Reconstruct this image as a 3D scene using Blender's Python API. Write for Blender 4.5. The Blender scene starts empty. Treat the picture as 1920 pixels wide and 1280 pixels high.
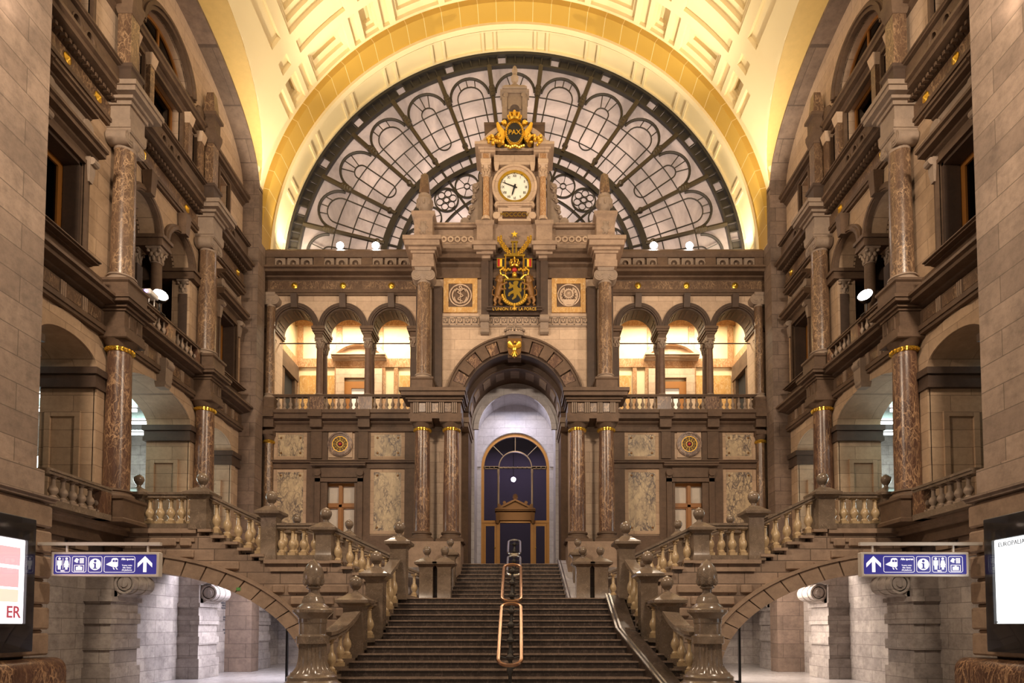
import bpy, bmesh, math, random
from mathutils import Vector
from mathutils.geometry import tessellate_polygon
random.seed(7)
PI = math.pi
SC = bpy.context.scene
C = SC.collection
# ------------------------------------------------------------------ camera
cd = bpy.data.cameras.new('camera'); cam = bpy.data.objects.new('camera', cd); C.objects.link(cam)
cam.location = (0.18, 0, 1.6); cam.rotation_euler = (math.radians(92.5), 0, 0)
cd.sensor_width = 36; cd.lens = 1200/1920*36
cd.shift_x = -14/1920; cd.shift_y = 482.6/1920
cd.clip_start = 0.05; cd.clip_end = 300
SC.camera = cam
# ------------------------------------------------------------------ world, exposure
w = bpy.data.worlds.new('world'); SC.world = w; w.use_nodes = True
bg = w.node_tree.nodes['Background']; bg.inputs[0].default_value = (1.0, 0.80, 0.62, 1); bg.inputs[1].default_value = 0.16
vs = SC.view_settings
vs.view_transform = 'Standard'; vs.look = 'None'; vs.gamma = 1.0; vs.use_curve_mapping = False; vs.exposure = 0.35
SC.cycles.use_denoising = True
SC.cycles.max_bounces = 6; SC.cycles.diffuse_bounces = 4; SC.cycles.glossy_bounces = 3
SC.cycles.transmission_bounces = 4; SC.cycles.transparent_max_bounces = 8
SC.cycles.sample_clamp_indirect = 6.0
SC.cycles.caustics_reflective = False; SC.cycles.caustics_refractive = False
# ------------------------------------------------------------------ lights
WARM = (1.0, 0.85, 0.63); SOFT = (1.0, 0.80, 0.60); COOL = (0.90, 0.88, 1.0)
def lamp(kind, name, loc, target, power, color, **kw):
    d = bpy.data.lights.new(name, kind); d.energy = power; d.color = color
    for k, v in kw.items(): setattr(d, k, v)
    o = bpy.data.objects.new(name, d); C.objects.link(o); o.location = loc
    if target is not None:
        o.rotation_euler = (Vector(target)-Vector(loc)).to_track_quat('-Z', 'Y').to_euler()
    return o
def both(kind, name, loc, target, power, color, **kw):
    for s in (1, -1):
        lamp(kind, name, (loc[0]*s, loc[1], loc[2]), (target[0]*s, target[1], target[2]) if target else None, power, color, **kw)
# vault uplights standing on the attic ledge in the far corners; the near pair is added, unseen fill
both('SPOT', 'vault_uplight', (-8.65, 22.75, 16.3), (-7.0, 21.6, 22.5), 900, WARM, spot_size=1.75, spot_blend=1.0, shadow_soft_size=0.15)
both('SPOT', 'vault_flood', (-6.7, 22.7, 16.3), (-2.6, 20.6, 25.5), 2600, WARM, spot_size=1.38, spot_blend=0.8, shadow_soft_size=0.12)
both('SPOT', 'soffit_uplight', (-8.6, 24.75, 16.1), (-8.4, 24.75, 22), 520, WARM, spot_size=2.2, spot_blend=1.0, shadow_soft_size=0.2)
both('AREA', 'near_vault_flood', (-8.9, 11.8, 17.5), (0, 20, 25), 120, WARM, shape='RECTANGLE', size=1.0, size_y=0.6)
# hall floodlights; the front pair is added fill out of view, no fixture
both('SPOT', 'attic_flood', (-5.9, 23.1, 16.4), (3.0, 10, 4.0), 750, SOFT, spot_size=1.9, spot_blend=1.0, shadow_soft_size=0.25)
both('SPOT', 'loggia_flood', (-9.2, 17.3, 11.0), (2.5, 24, 15.5), 1300, SOFT, spot_size=1.7, spot_blend=1.0, shadow_soft_size=0.2)
both('AREA', 'front_fill', (-7.5, 6.0, 14.0), (2.0, 24, 8.5), 1200, SOFT, shape='RECTANGLE', size=1.6, size_y=1.0)
# gallery behind the arcades of the back wall
both('AREA', 'gallery_light', (-6.6, 26.2, 14.6), (-6.6, 26.8, 10), 330, (1.0, 0.86, 0.62), shape='RECTANGLE', size=4.6, size_y=0.7)
# portal niche and the passages below the side stairs
lamp('AREA', 'niche_light', (0, 25.75, 10.75), (0, 26.2, 4), 55, (0.88, 0.85, 1.0), shape='RECTANGLE', size=1.2, size_y=0.7)
for sx, cl in ((-1, COOL), (1, (1.0, 0.86, 0.74))): lamp('AREA', 'passage_light', (sx*7.1, 20.2, 3.38), (sx*8.3, 20.2, 0), 520, cl, shape='RECTANGLE', size=1.6, size_y=6.0)
both('AREA', 'side_corridor_light', (-12.6, 18.6, 8.7), (-12.4, 18.6, 4), 60, (0.62, 1.0, 0.88), shape='RECTANGLE', size=1.5, size_y=5.0)
# lamps on the near piers; added fill brightens the dark vestibule
both('SPOT', 'pier_lamp', (-8.9, 11.2, 12.6), (-9.4, 11.9, 15.2), 110, SOFT, spot_size=1.6, spot_blend=1.0, shadow_soft_size=0.1)
lamp('AREA', 'vestibule_fill', (0, 31.0, 10.8), (0, 31, 4), 60, (0.85, 0.80, 1.0), shape='RECTANGLE', size=4, size_y=2)
# night street light behind the fan window, with added fill low behind the glass
lamp('AREA', 'street_light', (0, 30.5, 20.5), (0, 25, 20.0), 1050, (1.0, 0.90, 0.83), shape='RECTANGLE', size=17, size_y=9)
lamp('AREA', 'street_lamp_glow', (0, 28.5, 16.6), (0, 25, 18.5), 160, (1.0, 0.95, 0.95), shape='RECTANGLE', size=7, size_y=1.2)
# ------------------------------------------------------------------ materials
M = {}
def newmat(name):
    m = bpy.data.materials.new(name); m.use_nodes = True; M[name] = m
    nt = m.node_tree; return m, nt, nt.nodes['Principled BSDF']
def N(nt, t, **kw):
    n = nt.nodes.new(t)
    for k, v in kw.items(): setattr(n, k, v)
    return n
def math_(nt, op, a, b):
    n = N(nt, 'ShaderNodeMath', operation=op)
    for i, v in enumerate((a, b)):
        if isinstance(v, (int, float)): n.inputs[i].default_value = v
        else: nt.links.new(v, n.inputs[i])
    return n.outputs[0]
def mixc(nt, fac, a, b, mode='MIX'):
    n = N(nt, 'ShaderNodeMix', data_type='RGBA', blend_type=mode)
    for i, v in ((0, fac), (6, a), (7, b)):
        if isinstance(v, tuple): n.inputs[i].default_value = (*v, 1)
        elif isinstance(v, (int, float)): n.inputs[i].default_value = v
        else: nt.links.new(v, n.inputs[i])
    return n.outputs[2]
def ramp(nt, src, stops):
    r = N(nt, 'ShaderNodeValToRGB'); e = r.color_ramp.elements
    while len(e) < len(stops): e.new(0.5)
    for el, (p, c) in zip(e, stops):
        el.position = p; el.color = (*c, 1) if isinstance(c, tuple) else (c, c, c, 1)
    nt.links.new(src, r.inputs[0]); return r.outputs[0]
def noise(nt, vec, scale, detail=4, rough=0.6, dist=0.0):
    n = N(nt, 'ShaderNodeTexNoise'); n.inputs['Scale'].default_value = scale
    n.inputs['Detail'].default_value = detail; n.inputs['Roughness'].default_value = rough
    n.inputs['Distortion'].default_value = dist
    nt.links.new(vec, n.inputs['Vector']); return n.outputs['Fac']
def wallvec(nt):
    g = N(nt, 'ShaderNodeNewGeometry'); s = N(nt, 'ShaderNodeSeparateXYZ'); nt.links.new(g.outputs['Position'], s.inputs[0])
    sn = N(nt, 'ShaderNodeSeparateXYZ'); nt.links.new(g.outputs['True Normal'], sn.inputs[0])
    side = math_(nt, 'GREATER_THAN', math_(nt, 'ABSOLUTE', sn.outputs[0], 0), 0.6)
    u = math_(nt, 'ADD', math_(nt, 'MULTIPLY', side, s.outputs[1]), math_(nt, 'MULTIPLY', math_(nt, 'SUBTRACT', 1.0, side), s.outputs[0]))
    c = N(nt, 'ShaderNodeCombineXYZ'); nt.links.new(u, c.inputs[0]); nt.links.new(s.outputs[2], c.inputs[1])
    return g.outputs['Position'], c.outputs[0]
def streak(nt, pos, s=(1, 1, 0.25)):
    mp = N(nt, 'ShaderNodeMapping'); mp.inputs['Scale'].default_value = s; nt.links.new(pos, mp.inputs['Vector']); return mp.outputs[0]
def bump(nt, h, bsdf, strength, dist=0.02):
    b = N(nt, 'ShaderNodeBump'); b.inputs['Strength'].default_value = strength; b.inputs['Distance'].default_value = dist
    nt.links.new(h, b.inputs['Height']); nt.links.new(b.outputs[0], bsdf.inputs['Normal'])
def stone(name, c1, c2, stain, rough=0.7, brick=None, mortar=(0.2, 0.15, 0.11), mw=0.012, stainamt=0.5, nscale=0.9):
    m, nt, b = newmat(name)
    pos, uv = wallvec(nt)
    f1 = noise(nt, streak(nt, pos, (1, 1, 0.55)), nscale, 6, 0.65)
    f2 = noise(nt, pos, 14, 3, 0.6)
    fs = math_(nt, 'ADD', math_(nt, 'MULTIPLY', ramp(nt, f1, [(0.42, 0.0), (0.62, 1.0)]), 0.65), math_(nt, 'MULTIPLY', ramp(nt, noise(nt, streak(nt, pos, (2.2, 2.2, 3.4)), 1.6, 7, 0.75), [(0.45, 0.0), (0.66, 1.0)]), 0.55))
    if brick:
        t = N(nt, 'ShaderNodeTexBrick'); nt.links.new(uv, t.inputs['Vector'])
        t.inputs['Color1'].default_value = (*c1, 1); t.inputs['Color2'].default_value = (*c2, 1); t.inputs['Mortar'].default_value = (*mortar, 1)
        t.inputs['Scale'].default_value = 1; t.inputs['Mortar Size'].default_value = mw; t.inputs['Mortar Smooth'].default_value = 0.15
        t.inputs['Brick Width'].default_value = brick[0]; t.inputs['Row Height'].default_value = brick[1]
        col = t.outputs['Color']
    else:
        col = mixc(nt, noise(nt, pos, 2.2, 3), c1, c2)
    col = mixc(nt, math_(nt, 'MULTIPLY', fs, stainamt), col, stain)
    col = mixc(nt, 0.6, col, mixc(nt, noise(nt, pos, 5.5, 6, 0.75), (0.45, 0.43, 0.42), (1.5, 1.48, 1.45)), 'MULTIPLY')
    nt.links.new(col, b.inputs['Base Color']); b.inputs['Roughness'].default_value = rough; b.inputs['Specular IOR Level'].default_value = 0.2
    if brick:
        inv = math_(nt, 'SUBTRACT', 1.0, t.outputs['Fac'])
        bump(nt, math_(nt, 'ADD', inv, math_(nt, 'MULTIPLY', f2, 0.15)), b, 0.5, 0.02)
    else:
        bump(nt, f2, b, 0.25, 0.01)
    return m
def marble(name, base, alt, vein, rough=0.22, scale=2.0, veinw=0.05, veinpos=0.5, stretch=(1, 1, 0.5), speck=None, web=1):
    m, nt, b = newmat(name)
    g = N(nt, 'ShaderNodeNewGeometry'); pos = streak(nt, g.outputs['Position'], stretch)
    f = noise(nt, pos, scale, 6, 0.6, 1.5); f2 = noise(nt, pos, scale*1.9, 4, 0.62, 1.4)
    col = mixc(nt, ramp(nt, f, [(0.35, 0.0), (0.65, 1.0)]), base, alt)
    v = ramp(nt, f2, [(veinpos-veinw, 0.0), (veinpos, 1.0), (veinpos+veinw, 0.0)])
    col = mixc(nt, v, col, vein)
    for k in range(1, web):
        f4 = noise(nt, pos, scale*3.1, 4, 0.62, 1.2); col = mixc(nt, math_(nt, 'MULTIPLY', ramp(nt, f4, [(0.44, 0.0), (0.47, 1.0), (0.50, 0.0)]), 0.75), col, vein)
    if speck:
        f3 = noise(nt, g.outputs['Position'], 45, 2, 0.7)
        col = mixc(nt, ramp(nt, f3, [(0.6, 0.0), (0.72, 1.0)]), col, speck)
    nt.links.new(col, b.inputs['Base Color']); b.inputs['Roughness'].default_value = rough
    return m
def network(name, base, alt, vein, rough, scale, width, stretch, amt=0.9):
    """brecciated marble: warped cells outlined by thin veins"""
    m, nt, b = newmat(name)
    g = N(nt, 'ShaderNodeNewGeometry'); mp = N(nt, 'ShaderNodeMapping'); mp.inputs['Scale'].default_value = stretch; mp.inputs['Rotation'].default_value = (0.3, 0.55, 0.2); nt.links.new(g.outputs['Position'], mp.inputs['Vector'])
    pos = mp.outputs[0]; n = N(nt, 'ShaderNodeTexNoise'); n.inputs['Scale'].default_value = scale*.55; n.inputs['Detail'].default_value = 6; nt.links.new(pos, n.inputs['Vector'])
    v = N(nt, 'ShaderNodeVectorMath', operation='MULTIPLY_ADD'); nt.links.new(n.outputs['Color'], v.inputs[0]); v.inputs[1].default_value = (1.1/scale*3, 1.1/scale*3, 1.1/scale*3); nt.links.new(pos, v.inputs[2])
    col = mixc(nt, ramp(nt, noise(nt, pos, scale*.4, 6, 0.65), [(0.38, 0.0), (0.62, 1.0)]), base, alt)
    mask = ramp(nt, noise(nt, pos, scale*.35, 3, 0.6), [(0.38, 0.15), (0.58, 1.0)])
    for k, wd in ((1.0, width), (2.3, width*1.5)):
        vo = N(nt, 'ShaderNodeTexVoronoi', feature='DISTANCE_TO_EDGE'); vo.inputs['Scale'].default_value = scale*k; nt.links.new(v.outputs[0], vo.inputs['Vector'])
        col = mixc(nt, math_(nt, 'MULTIPLY', math_(nt, 'MULTIPLY', ramp(nt, vo.outputs['Distance'], [(0.0, 1.0), (wd, 0.0)]), mask), amt if k == 1.0 else amt*.6), col, vein)
    nt.links.new(col, b.inputs['Base Color']); b.inputs['Roughness'].default_value = rough
def plain(name, col, rough=0.5, metal=0.0, emit=None, es=0.0, var=0.12, vs_=6.0):
    m, nt, b = newmat(name)
    g = N(nt, 'ShaderNodeNewGeometry'); f = noise(nt, g.outputs['Position'], vs_, 4)
    k = mixc(nt, f, tuple(max(0, x*(1-var)) for x in col), tuple(min(1, x*(1+var)) for x in col))
    nt.links.new(k, b.inputs['Base Color']); b.inputs['Roughness'].default_value = rough; b.inputs['Metallic'].default_value = metal
    if emit: b.inputs['Emission Color'].default_value = (*emit, 1); b.inputs['Emission Strength'].default_value = es
    return m
stone('stone_cream', (0.53, 0.38, 0.255), (0.40, 0.28, 0.185), (0.30, 0.21, 0.145), 0.65, (1.0, 0.42), (0.26, 0.18, 0.12), 0.008, 0.35)
stone('stone_pale', (0.58, 0.43, 0.31), (0.48, 0.35, 0.25), (0.34, 0.25, 0.185), 0.6, (1.1, 0.38), (0.30, 0.22, 0.16), 0.006, 0.3)
stone('stone_pier', (0.40, 0.30, 0.235), (0.27, 0.20, 0.158), (0.12, 0.092, 0.078), 0.65, (1.5, 0.52), (0.17, 0.13, 0.10), 0.010, 0.6, 0.7)
stone('stone_grey', (0.165, 0.106, 0.070), (0.112, 0.072, 0.048), (0.056, 0.036, 0.026), 0.55, None, stainamt=0.55)
stone('stone_dark', (0.105, 0.068, 0.049), (0.07, 0.046, 0.034), (0.05, 0.04, 0.036), 0.5, None, stainamt=0.5)
stone('stone_rustic', (0.40, 0.285, 0.205), (0.31, 0.222, 0.16), (0.15, 0.105, 0.08), 0.6, None, stainamt=0.55)
stone('stone_passage', (0.50, 0.45, 0.415), (0.36, 0.32, 0.30), (0.16, 0.14, 0.135), 0.7, (0.95, 0.36), (0.22, 0.195, 0.18), 0.008, 0.7, 0.8)
stone('stone_niche', (0.62, 0.60, 0.62), (0.54, 0.52, 0.54), (0.38, 0.36, 0.38), 0.55, (0.9, 0.36), (0.36, 0.34, 0.36), 0.006, 0.35)
stone('stone_carved', (0.33, 0.25, 0.19), (0.25, 0.19, 0.145), (0.18, 0.14, 0.115), 0.6, None, stainamt=0.4, nscale=3)



marble('marble_sienna', (0.58, 0.34, 0.12), (0.46, 0.25, 0.085), (0.66, 0.48, 0.26), 0.25, 3.0, 0.03, 0.55)
marble('marble_orange', (0.42, 0.23, 0.11), (0.30, 0.16, 0.08), (0.58, 0.40, 0.24), 0.25, 5.0, 0.04, 0.55)
marble('granit_newel', (0.21, 0.155, 0.112), (0.135, 0.10, 0.073), (0.36, 0.27, 0.20), 0.2, 1.8, 0.008, 0.57, (1, 1, 1), (0.30, 0.23, 0.17))
marble('baluster_stone', (0.52, 0.385, 0.22), (0.44, 0.315, 0.18), (0.34, 0.235, 0.135), 0.3, 6.0, 0.03, 0.55)
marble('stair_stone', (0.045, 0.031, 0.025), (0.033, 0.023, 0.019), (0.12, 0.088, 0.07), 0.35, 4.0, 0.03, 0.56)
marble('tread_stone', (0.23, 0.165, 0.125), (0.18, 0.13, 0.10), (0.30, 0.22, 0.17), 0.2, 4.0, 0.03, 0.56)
marble('floor_stone', (0.42, 0.39, 0.38), (0.36, 0.335, 0.325), (0.30, 0.275, 0.265), 0.22, 1.0, 0.03, 0.56)
network('marble_breccia', (0.58, 0.44, 0.26), (0.44, 0.33, 0.20), (0.06, 0.042, 0.045), 0.5, 4.0, 0.14, (1.3, 1.3, 0.75), 1.0)
network('marble_red', (0.070, 0.034, 0.023), (0.115, 0.058, 0.037), (0.50, 0.31, 0.17), 0.3, 4.6, 0.065, (1.4, 1.4, 0.5), 0.85)
network('marble_brown', (0.085, 0.048, 0.030), (0.13, 0.076, 0.046), (0.46, 0.30, 0.17), 0.32, 5.0, 0.06, (1.2, 1.2, 0.55), 0.75)
plain('gold', (0.80, 0.50, 0.07), 0.28, 0.9)
plain('gold_paint', (0.72, 0.42, 0.05), 0.42, 0.35)
plain('bronze', (0.19, 0.088, 0.022), 0.42, 0.4)
plain('copper_rail', (0.42, 0.24, 0.15), 0.3, 1.0)
plain('iron', (0.035, 0.03, 0.026), 0.5, 0.3)
plain('iron_olive', (0.06, 0.046, 0.030), 0.35, 0.5)
plain('steel', (0.62, 0.60, 0.60), 0.25, 0.95)
plain('wood', (0.28, 0.112, 0.022), 0.4)
plain('wood_dark', (0.06, 0.026, 0.012), 0.45)
plain('black', (0.012, 0.012, 0.014), 0.35)
plain('void', (0.02, 0.018, 0.018), 0.9)
plain('white_paint', (0.75, 0.73, 0.70), 0.5)
plain('clock_white', (0.86, 0.84, 0.74), 0.4)
plain('red_enamel', (0.42, 0.018, 0.02), 0.35)
plain('yellow_enamel', (0.75, 0.50, 0.04), 0.35)
plain('sign_blue', (0.035, 0.03, 0.22), 0.35, emit=(0.05, 0.05, 0.42), es=0.25)
plain('sign_frame', (0.66, 0.60, 0.54), 0.35, 0.2)
plain('sign_white', (0.85, 0.84, 0.86), 0.4, emit=(1, 0.98, 1.0), es=0.55)
plain('green_enamel', (0.10, 0.30, 0.08), 0.5)
plain('lamp_glow', (1, 1, 1), 0.5, emit=(1.0, 0.93, 0.85), es=60)
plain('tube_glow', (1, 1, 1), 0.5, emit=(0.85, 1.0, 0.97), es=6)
plain('led_violet', (0.3, 0.2, 0.9), 0.5, emit=(0.35, 0.2, 1.0), es=6)
plain('plaster_gallery', (0.72, 0.60, 0.38), 0.6)
plain('curtain_white', (0.80, 0.70, 0.56), 0.8)
plain('dusk', (0.16, 0.13, 0.15), 0.9)
# painted vault plaster with thin pale joints
def vaultmat():
    m, nt, b = newmat('vault_plaster')
    g = N(nt, 'ShaderNodeNewGeometry'); f = noise(nt, g.outputs['Position'], 0.7, 4)
    col = mixc(nt, f, (0.71, 0.585, 0.335), (0.77, 0.65, 0.39))
    nt.links.new(col, b.inputs['Base Color']); b.inputs['Roughness'].default_value = 0.55
vaultmat()
def vaultband():
    m, nt, b = newmat('vault_band')
    g = N(nt, 'ShaderNodeNewGeometry'); s = N(nt, 'ShaderNodeSeparateXYZ'); nt.links.new(g.outputs['Position'], s.inputs[0])
    a = math_(nt, 'ARCTAN2', math_(nt, 'SUBTRACT', s.outputs[2], 15.83), s.outputs[0])
    fr = math_(nt, 'FRACT', math_(nt, 'MULTIPLY', a, 42/PI), 0)
    line = math_(nt, 'LESS_THAN', fr, 0.025)
    f = noise(nt, g.outputs['Position'], 0.7, 4)
    col = mixc(nt, line, mixc(nt, f, (0.42, 0.25, 0.036), (0.48, 0.295, 0.05)), (0.72, 0.56, 0.28))
    nt.links.new(col, b.inputs['Base Color']); b.inputs['Roughness'].default_value = 0.5
vaultband()
def glassmat(name, tint, transp, rough=0.05, diffuse=None, diffamt=0.0, trans=True):
    m = bpy.data.materials.new(name); m.use_nodes = True; M[name] = m; nt = m.node_tree; nt.nodes.clear()
    out = N(nt, 'ShaderNodeOutputMaterial'); gl = N(nt, 'ShaderNodeBsdfGlossy'); gl.inputs['Roughness'].default_value = rough
    tr = N(nt, 'ShaderNodeBsdfTransparent'); tr.inputs[0].default_value = (*tint, 1)
    gi = N(nt, 'ShaderNodeNewGeometry'); dt = N(nt, 'ShaderNodeVectorMath', operation='DOT_PRODUCT'); nt.links.new(gi.outputs['Incoming'], dt.inputs[0]); nt.links.new(gi.outputs['Normal'], dt.inputs[1])
    fac = math_(nt, 'ADD', 0.035, math_(nt, 'MULTIPLY', 0.9, math_(nt, 'POWER', math_(nt, 'SUBTRACT', 1.0, math_(nt, 'ABSOLUTE', dt.outputs['Value'], 0)), 5.0)))
    mx = N(nt, 'ShaderNodeMixShader'); nt.links.new(fac, mx.inputs[0]); nt.links.new(tr.outputs[0], mx.inputs[1]); nt.links.new(gl.outputs[0], mx.inputs[2])
    last = mx.outputs[0]
    if diffuse:
        g = N(nt, 'ShaderNodeNewGeometry'); f = ramp(nt, noise(nt, streak(nt, g.outputs['Position'], (1, 1, 0.6)), 0.55, 6, 0.65, 0.8), [(0.36, 0.0), (0.64, 1.0)])
        col = mixc(nt, f, tuple(x*0.62 for x in diffuse), tuple(min(1, x*1.12) for x in diffuse))
        d = N(nt, 'ShaderNodeBsdfTranslucent' if trans else 'ShaderNodeBsdfDiffuse'); nt.links.new(col, d.inputs[0])
        d2 = N(nt, 'ShaderNodeBsdfDiffuse'); nt.links.new(col, d2.inputs[0])
        md = N(nt, 'ShaderNodeMixShader'); md.inputs[0].default_value = 0.35; nt.links.new(d.outputs[0], md.inputs[1]); nt.links.new(d2.outputs[0], md.inputs[2])
        m2 = N(nt, 'ShaderNodeMixShader'); m2.inputs[0].default_value = diffamt; nt.links.new(last, m2.inputs[1]); nt.links.new(md.outputs[0], m2.inputs[2]); last = m2.outputs[0]
    nt.links.new(last, out.inputs[0])
glassmat('glass_fan', (0.95, 0.92, 0.92), 1, 0.12, (0.70, 0.61, 0.57), 0.68)
glassmat('glass_clear', (0.95, 0.95, 0.96), 1, 0.02)
glassmat('glass_dark', (0.10, 0.09, 0.11), 1, 0.04)
glassmat('glass_door', (0.66, 0.62, 0.74), 1, 0.03)
plain('poster_left', (0.9, 0.82, 0.80), 0.5, emit=(1.0, 0.90, 0.92), es=2.6)
plain('poster_right', (0.9, 0.9, 0.9), 0.5, emit=(0.95, 1.0, 1.0), es=2.0)
plain('red_print', (0.45, 0.02, 0.04), 0.5, emit=(0.5, 0.1, 0.12), es=.7)
plain('pink_print', (0.7, 0.35, 0.36), 0.5, emit=(1.0, 0.5, 0.5), es=0.9)
plain('orange_print', (0.8, 0.5, 0.3), 0.5, emit=(1.0, 0.7, 0.55), es=1.0)
plain('grey_print', (0.08, 0.08, 0.09), 0.5)
plain('bronze_pale', (0.34, 0.24, 0.14), 0.4, 0.4)
stone('stone_brown', (0.20, 0.125, 0.09), (0.15, 0.095, 0.07), (0.08, 0.052, 0.04), 0.4, None, stainamt=0.5)
stone('stone_stair', (0.40, 0.29, 0.215), (0.27, 0.195, 0.145), (0.14, 0.10, 0.078), 0.6, (0.85, 0.30), (0.13, 0.095, 0.072), 0.012, 0.5)
stone('stone_corner', (0.25, 0.18, 0.14), (0.18, 0.13, 0.10), (0.085, 0.062, 0.052), 0.65, (1.2, 0.5), (0.11, 0.08, 0.064), 0.010, 0.6, 0.7)
plain('vault_dim_yellow', (0.62, 0.43, 0.15), 0.5)  # yellower copy of the vault plaster, its weaker light put into the colour
plain('wood_gilt', (0.52, 0.25, 0.055), 0.38)
# ------------------------------------------------------------------ mesh helpers
WL = {}                                   # world location of every object built here
class MB:
    def __init__(s): s.v = []; s.f = []
    def add(s, vs, fs):
        o = len(s.v); s.v += [tuple(p) for p in vs]; s.f += [tuple(i+o for i in f) for f in fs]; return s
    def box(s, x0, x1, y0, y1, z0, z1):
        return s.add([(x0,y0,z0),(x1,y0,z0),(x1,y1,z0),(x0,y1,z0),(x0,y0,z1),(x1,y0,z1),(x1,y1,z1),(x0,y1,z1)],
                     [(0,3,2,1),(4,5,6,7),(0,1,5,4),(1,2,6,5),(2,3,7,6),(3,0,4,7)])
    def cbox(s, cx, cy, hx, hy, z0, z1): return s.box(cx-hx, cx+hx, cy-hy, cy+hy, z0, z1)
    def plate(s, outer, holes, axis, a, b):
        loops = [list(outer)]+[list(h) for h in holes]
        tris = tessellate_polygon([[Vector((p[0], p[1], 0)) for p in l] for l in loops])
        flat = [p for l in loops for p in l]; n = len(flat)
        def mp(p, t): return {'x': (t, p[0], p[1]), 'y': (p[0], t, p[1]), 'z': (p[0], p[1], t)}[axis]
        vs = [mp(p, a) for p in flat]+[mp(p, b) for p in flat]
        fs = [tuple(t) for t in tris]+[tuple(i+n for i in reversed(t)) for t in tris]
        o = 0
        for l in loops:
            k = len(l)
            for i in range(k):
                j = (i+1) % k; fs.append((o+i, o+j, o+j+n, o+i+n))
            o += k
        return s.add(vs, fs)
    def ring(s, cu, cz, r0, r1, axis, a, b, t0=0.0, t1=PI, n=32, rz0=None, rz1=None):
        rz0 = r0 if rz0 is None else rz0; rz1 = r1 if rz1 is None else rz1
        vs = []; fs = []
        for i in range(n+1):
            t = t0+(t1-t0)*i/n; c, q = math.cos(t), math.sin(t)
            for (r, rz) in ((r0, rz0), (r1, rz1)):
                for d in (a, b):
                    u, z = cu+r*c, cz+rz*q
                    vs.append((u, d, z) if axis == 'y' else (d, u, z))
        for i in range(n):
            k = 4*i; m = k+4
            fs += [(k, k+1, m+1, m), (k+2, m+2, m+3, k+3), (k, m, m+2, k+2), (k+1, k+3, m+3, m+1)]
        if abs(abs(t1-t0)-2*PI) > 1e-4: fs += [(0, 2, 3, 1), (4*n, 4*n+1, 4*n+3, 4*n+2)]
        return s.add(vs, fs)
    def lathe(s, cx, cy, prof, n=20, axis='z', ex=1.0, ey=1.0, ph=0.0):
        vs = []; fs = []
        for (r, z) in prof:
            for i in range(n):
                t = 2*PI*i/n+ph; a, b = r*math.cos(t)*ex, r*math.sin(t)*ey
                vs.append({'z': (cx+a, cy+b, z), 'y': (cx+a, z, cy+b), 'x': (z, cx+a, cy+b)}[axis])
        m = len(prof)
        for k in range(m-1):
            for i in range(n):
                j = (i+1) % n; fs.append((k*n+i, k*n+j, (k+1)*n+j, (k+1)*n+i))
        if prof[0][0] > 1e-5: fs.append(tuple(range(n-1, -1, -1)))
        if prof[-1][0] > 1e-5: fs.append(tuple((m-1)*n+i for i in range(n)))
        return s.add(vs, fs)
    def sq(s, cx, cy, prof, dx=0.0, dy=0.0):
        vs = []; fs = []
        for (h, z) in prof:
            vs += [(cx-h-dx, cy-h-dy, z), (cx+h+dx, cy-h-dy, z), (cx+h+dx, cy+h+dy, z), (cx-h-dx, cy+h+dy, z)]
        m = len(prof)
        for k in range(m-1):
            for i in range(4):
                j = (i+1) % 4; fs.append((k*4+i, k*4+j, k*4+4+j, k*4+4+i))
        fs += [(3, 2, 1, 0), tuple((m-1)*4+i for i in range(4))]
        return s.add(vs, fs)
    def ball(s, c, r, n=10, sx=1, sy=1, sz=1):
        m = max(4, n//2); vs = [(c[0], c[1], c[2]-r*sz)]; fs = []
        for k in range(1, m):
            p = -PI/2+PI*k/m
            for i in range(n):
                t = 2*PI*i/n; vs.append((c[0]+r*sx*math.cos(p)*math.cos(t), c[1]+r*sy*math.cos(p)*math.sin(t), c[2]+r*sz*math.sin(p)))
        vs.append((c[0], c[1], c[2]+r*sz)); T = len(vs)-1
        for i in range(n):
            j = (i+1) % n; fs.append((0, 1+j, 1+i)); fs.append((T, 1+(m-2)*n+i, 1+(m-2)*n+j))
            for k in range(m-2): fs.append((1+k*n+i, 1+k*n+j, 1+(k+1)*n+j, 1+(k+1)*n+i))
        return s.add(vs, fs)
    def tube(s, pts, r, n=8, closed=False):
        P = [Vector(p[:3]) for p in pts]; R = [p[3] if len(p) > 3 else r for p in pts]; k = len(P); vs = []; fs = []
        up0 = None
        for i in range(k):
            a = P[(i-1) % k] if (closed or i > 0) else P[i]; b = P[(i+1) % k] if (closed or i < k-1) else P[i]
            t = (b-a).normalized()
            if up0 is None: up0 = Vector((0, 0, 1)) if abs(t.z) < 0.9 else Vector((1, 0, 0))
            x = t.cross(up0)
            if x.length < 1e-4: x = t.cross(Vector((0, 1, 0.1)))
            x.normalize(); y = x.cross(t); up0 = y
            for q in range(n):
                an = 2*PI*q/n; vs.append(P[i]+(x*math.cos(an)+y*math.sin(an))*R[i])
        for i in range(k if closed else k-1):
            j = (i+1) % k
            for q in range(n):
                p = (q+1) % n; fs.append((i*n+q, i*n+p, j*n+p, j*n+q))
        if not closed: fs += [tuple(range(n-1, -1, -1)), tuple((k-1)*n+q for q in range(n))]
        return s.add(vs, fs)
    def beam(s, p0, p1, w, h):
        """bar with vertical ends: w across, h down from the line p0-p1"""
        a, b = Vector(p0), Vector(p1); d = (b-a); d.z = 0; d.normalize(); q = Vector((-d.y, d.x, 0))*w/2; z = Vector((0, 0, h))
        return s.add([a-q-z, a+q-z, a+q, a-q, b-q-z, b+q-z, b+q, b-q], [(0,1,2,3),(7,6,5,4),(0,4,5,1),(1,5,6,2),(2,6,7,3),(3,7,4,0)])
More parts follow.
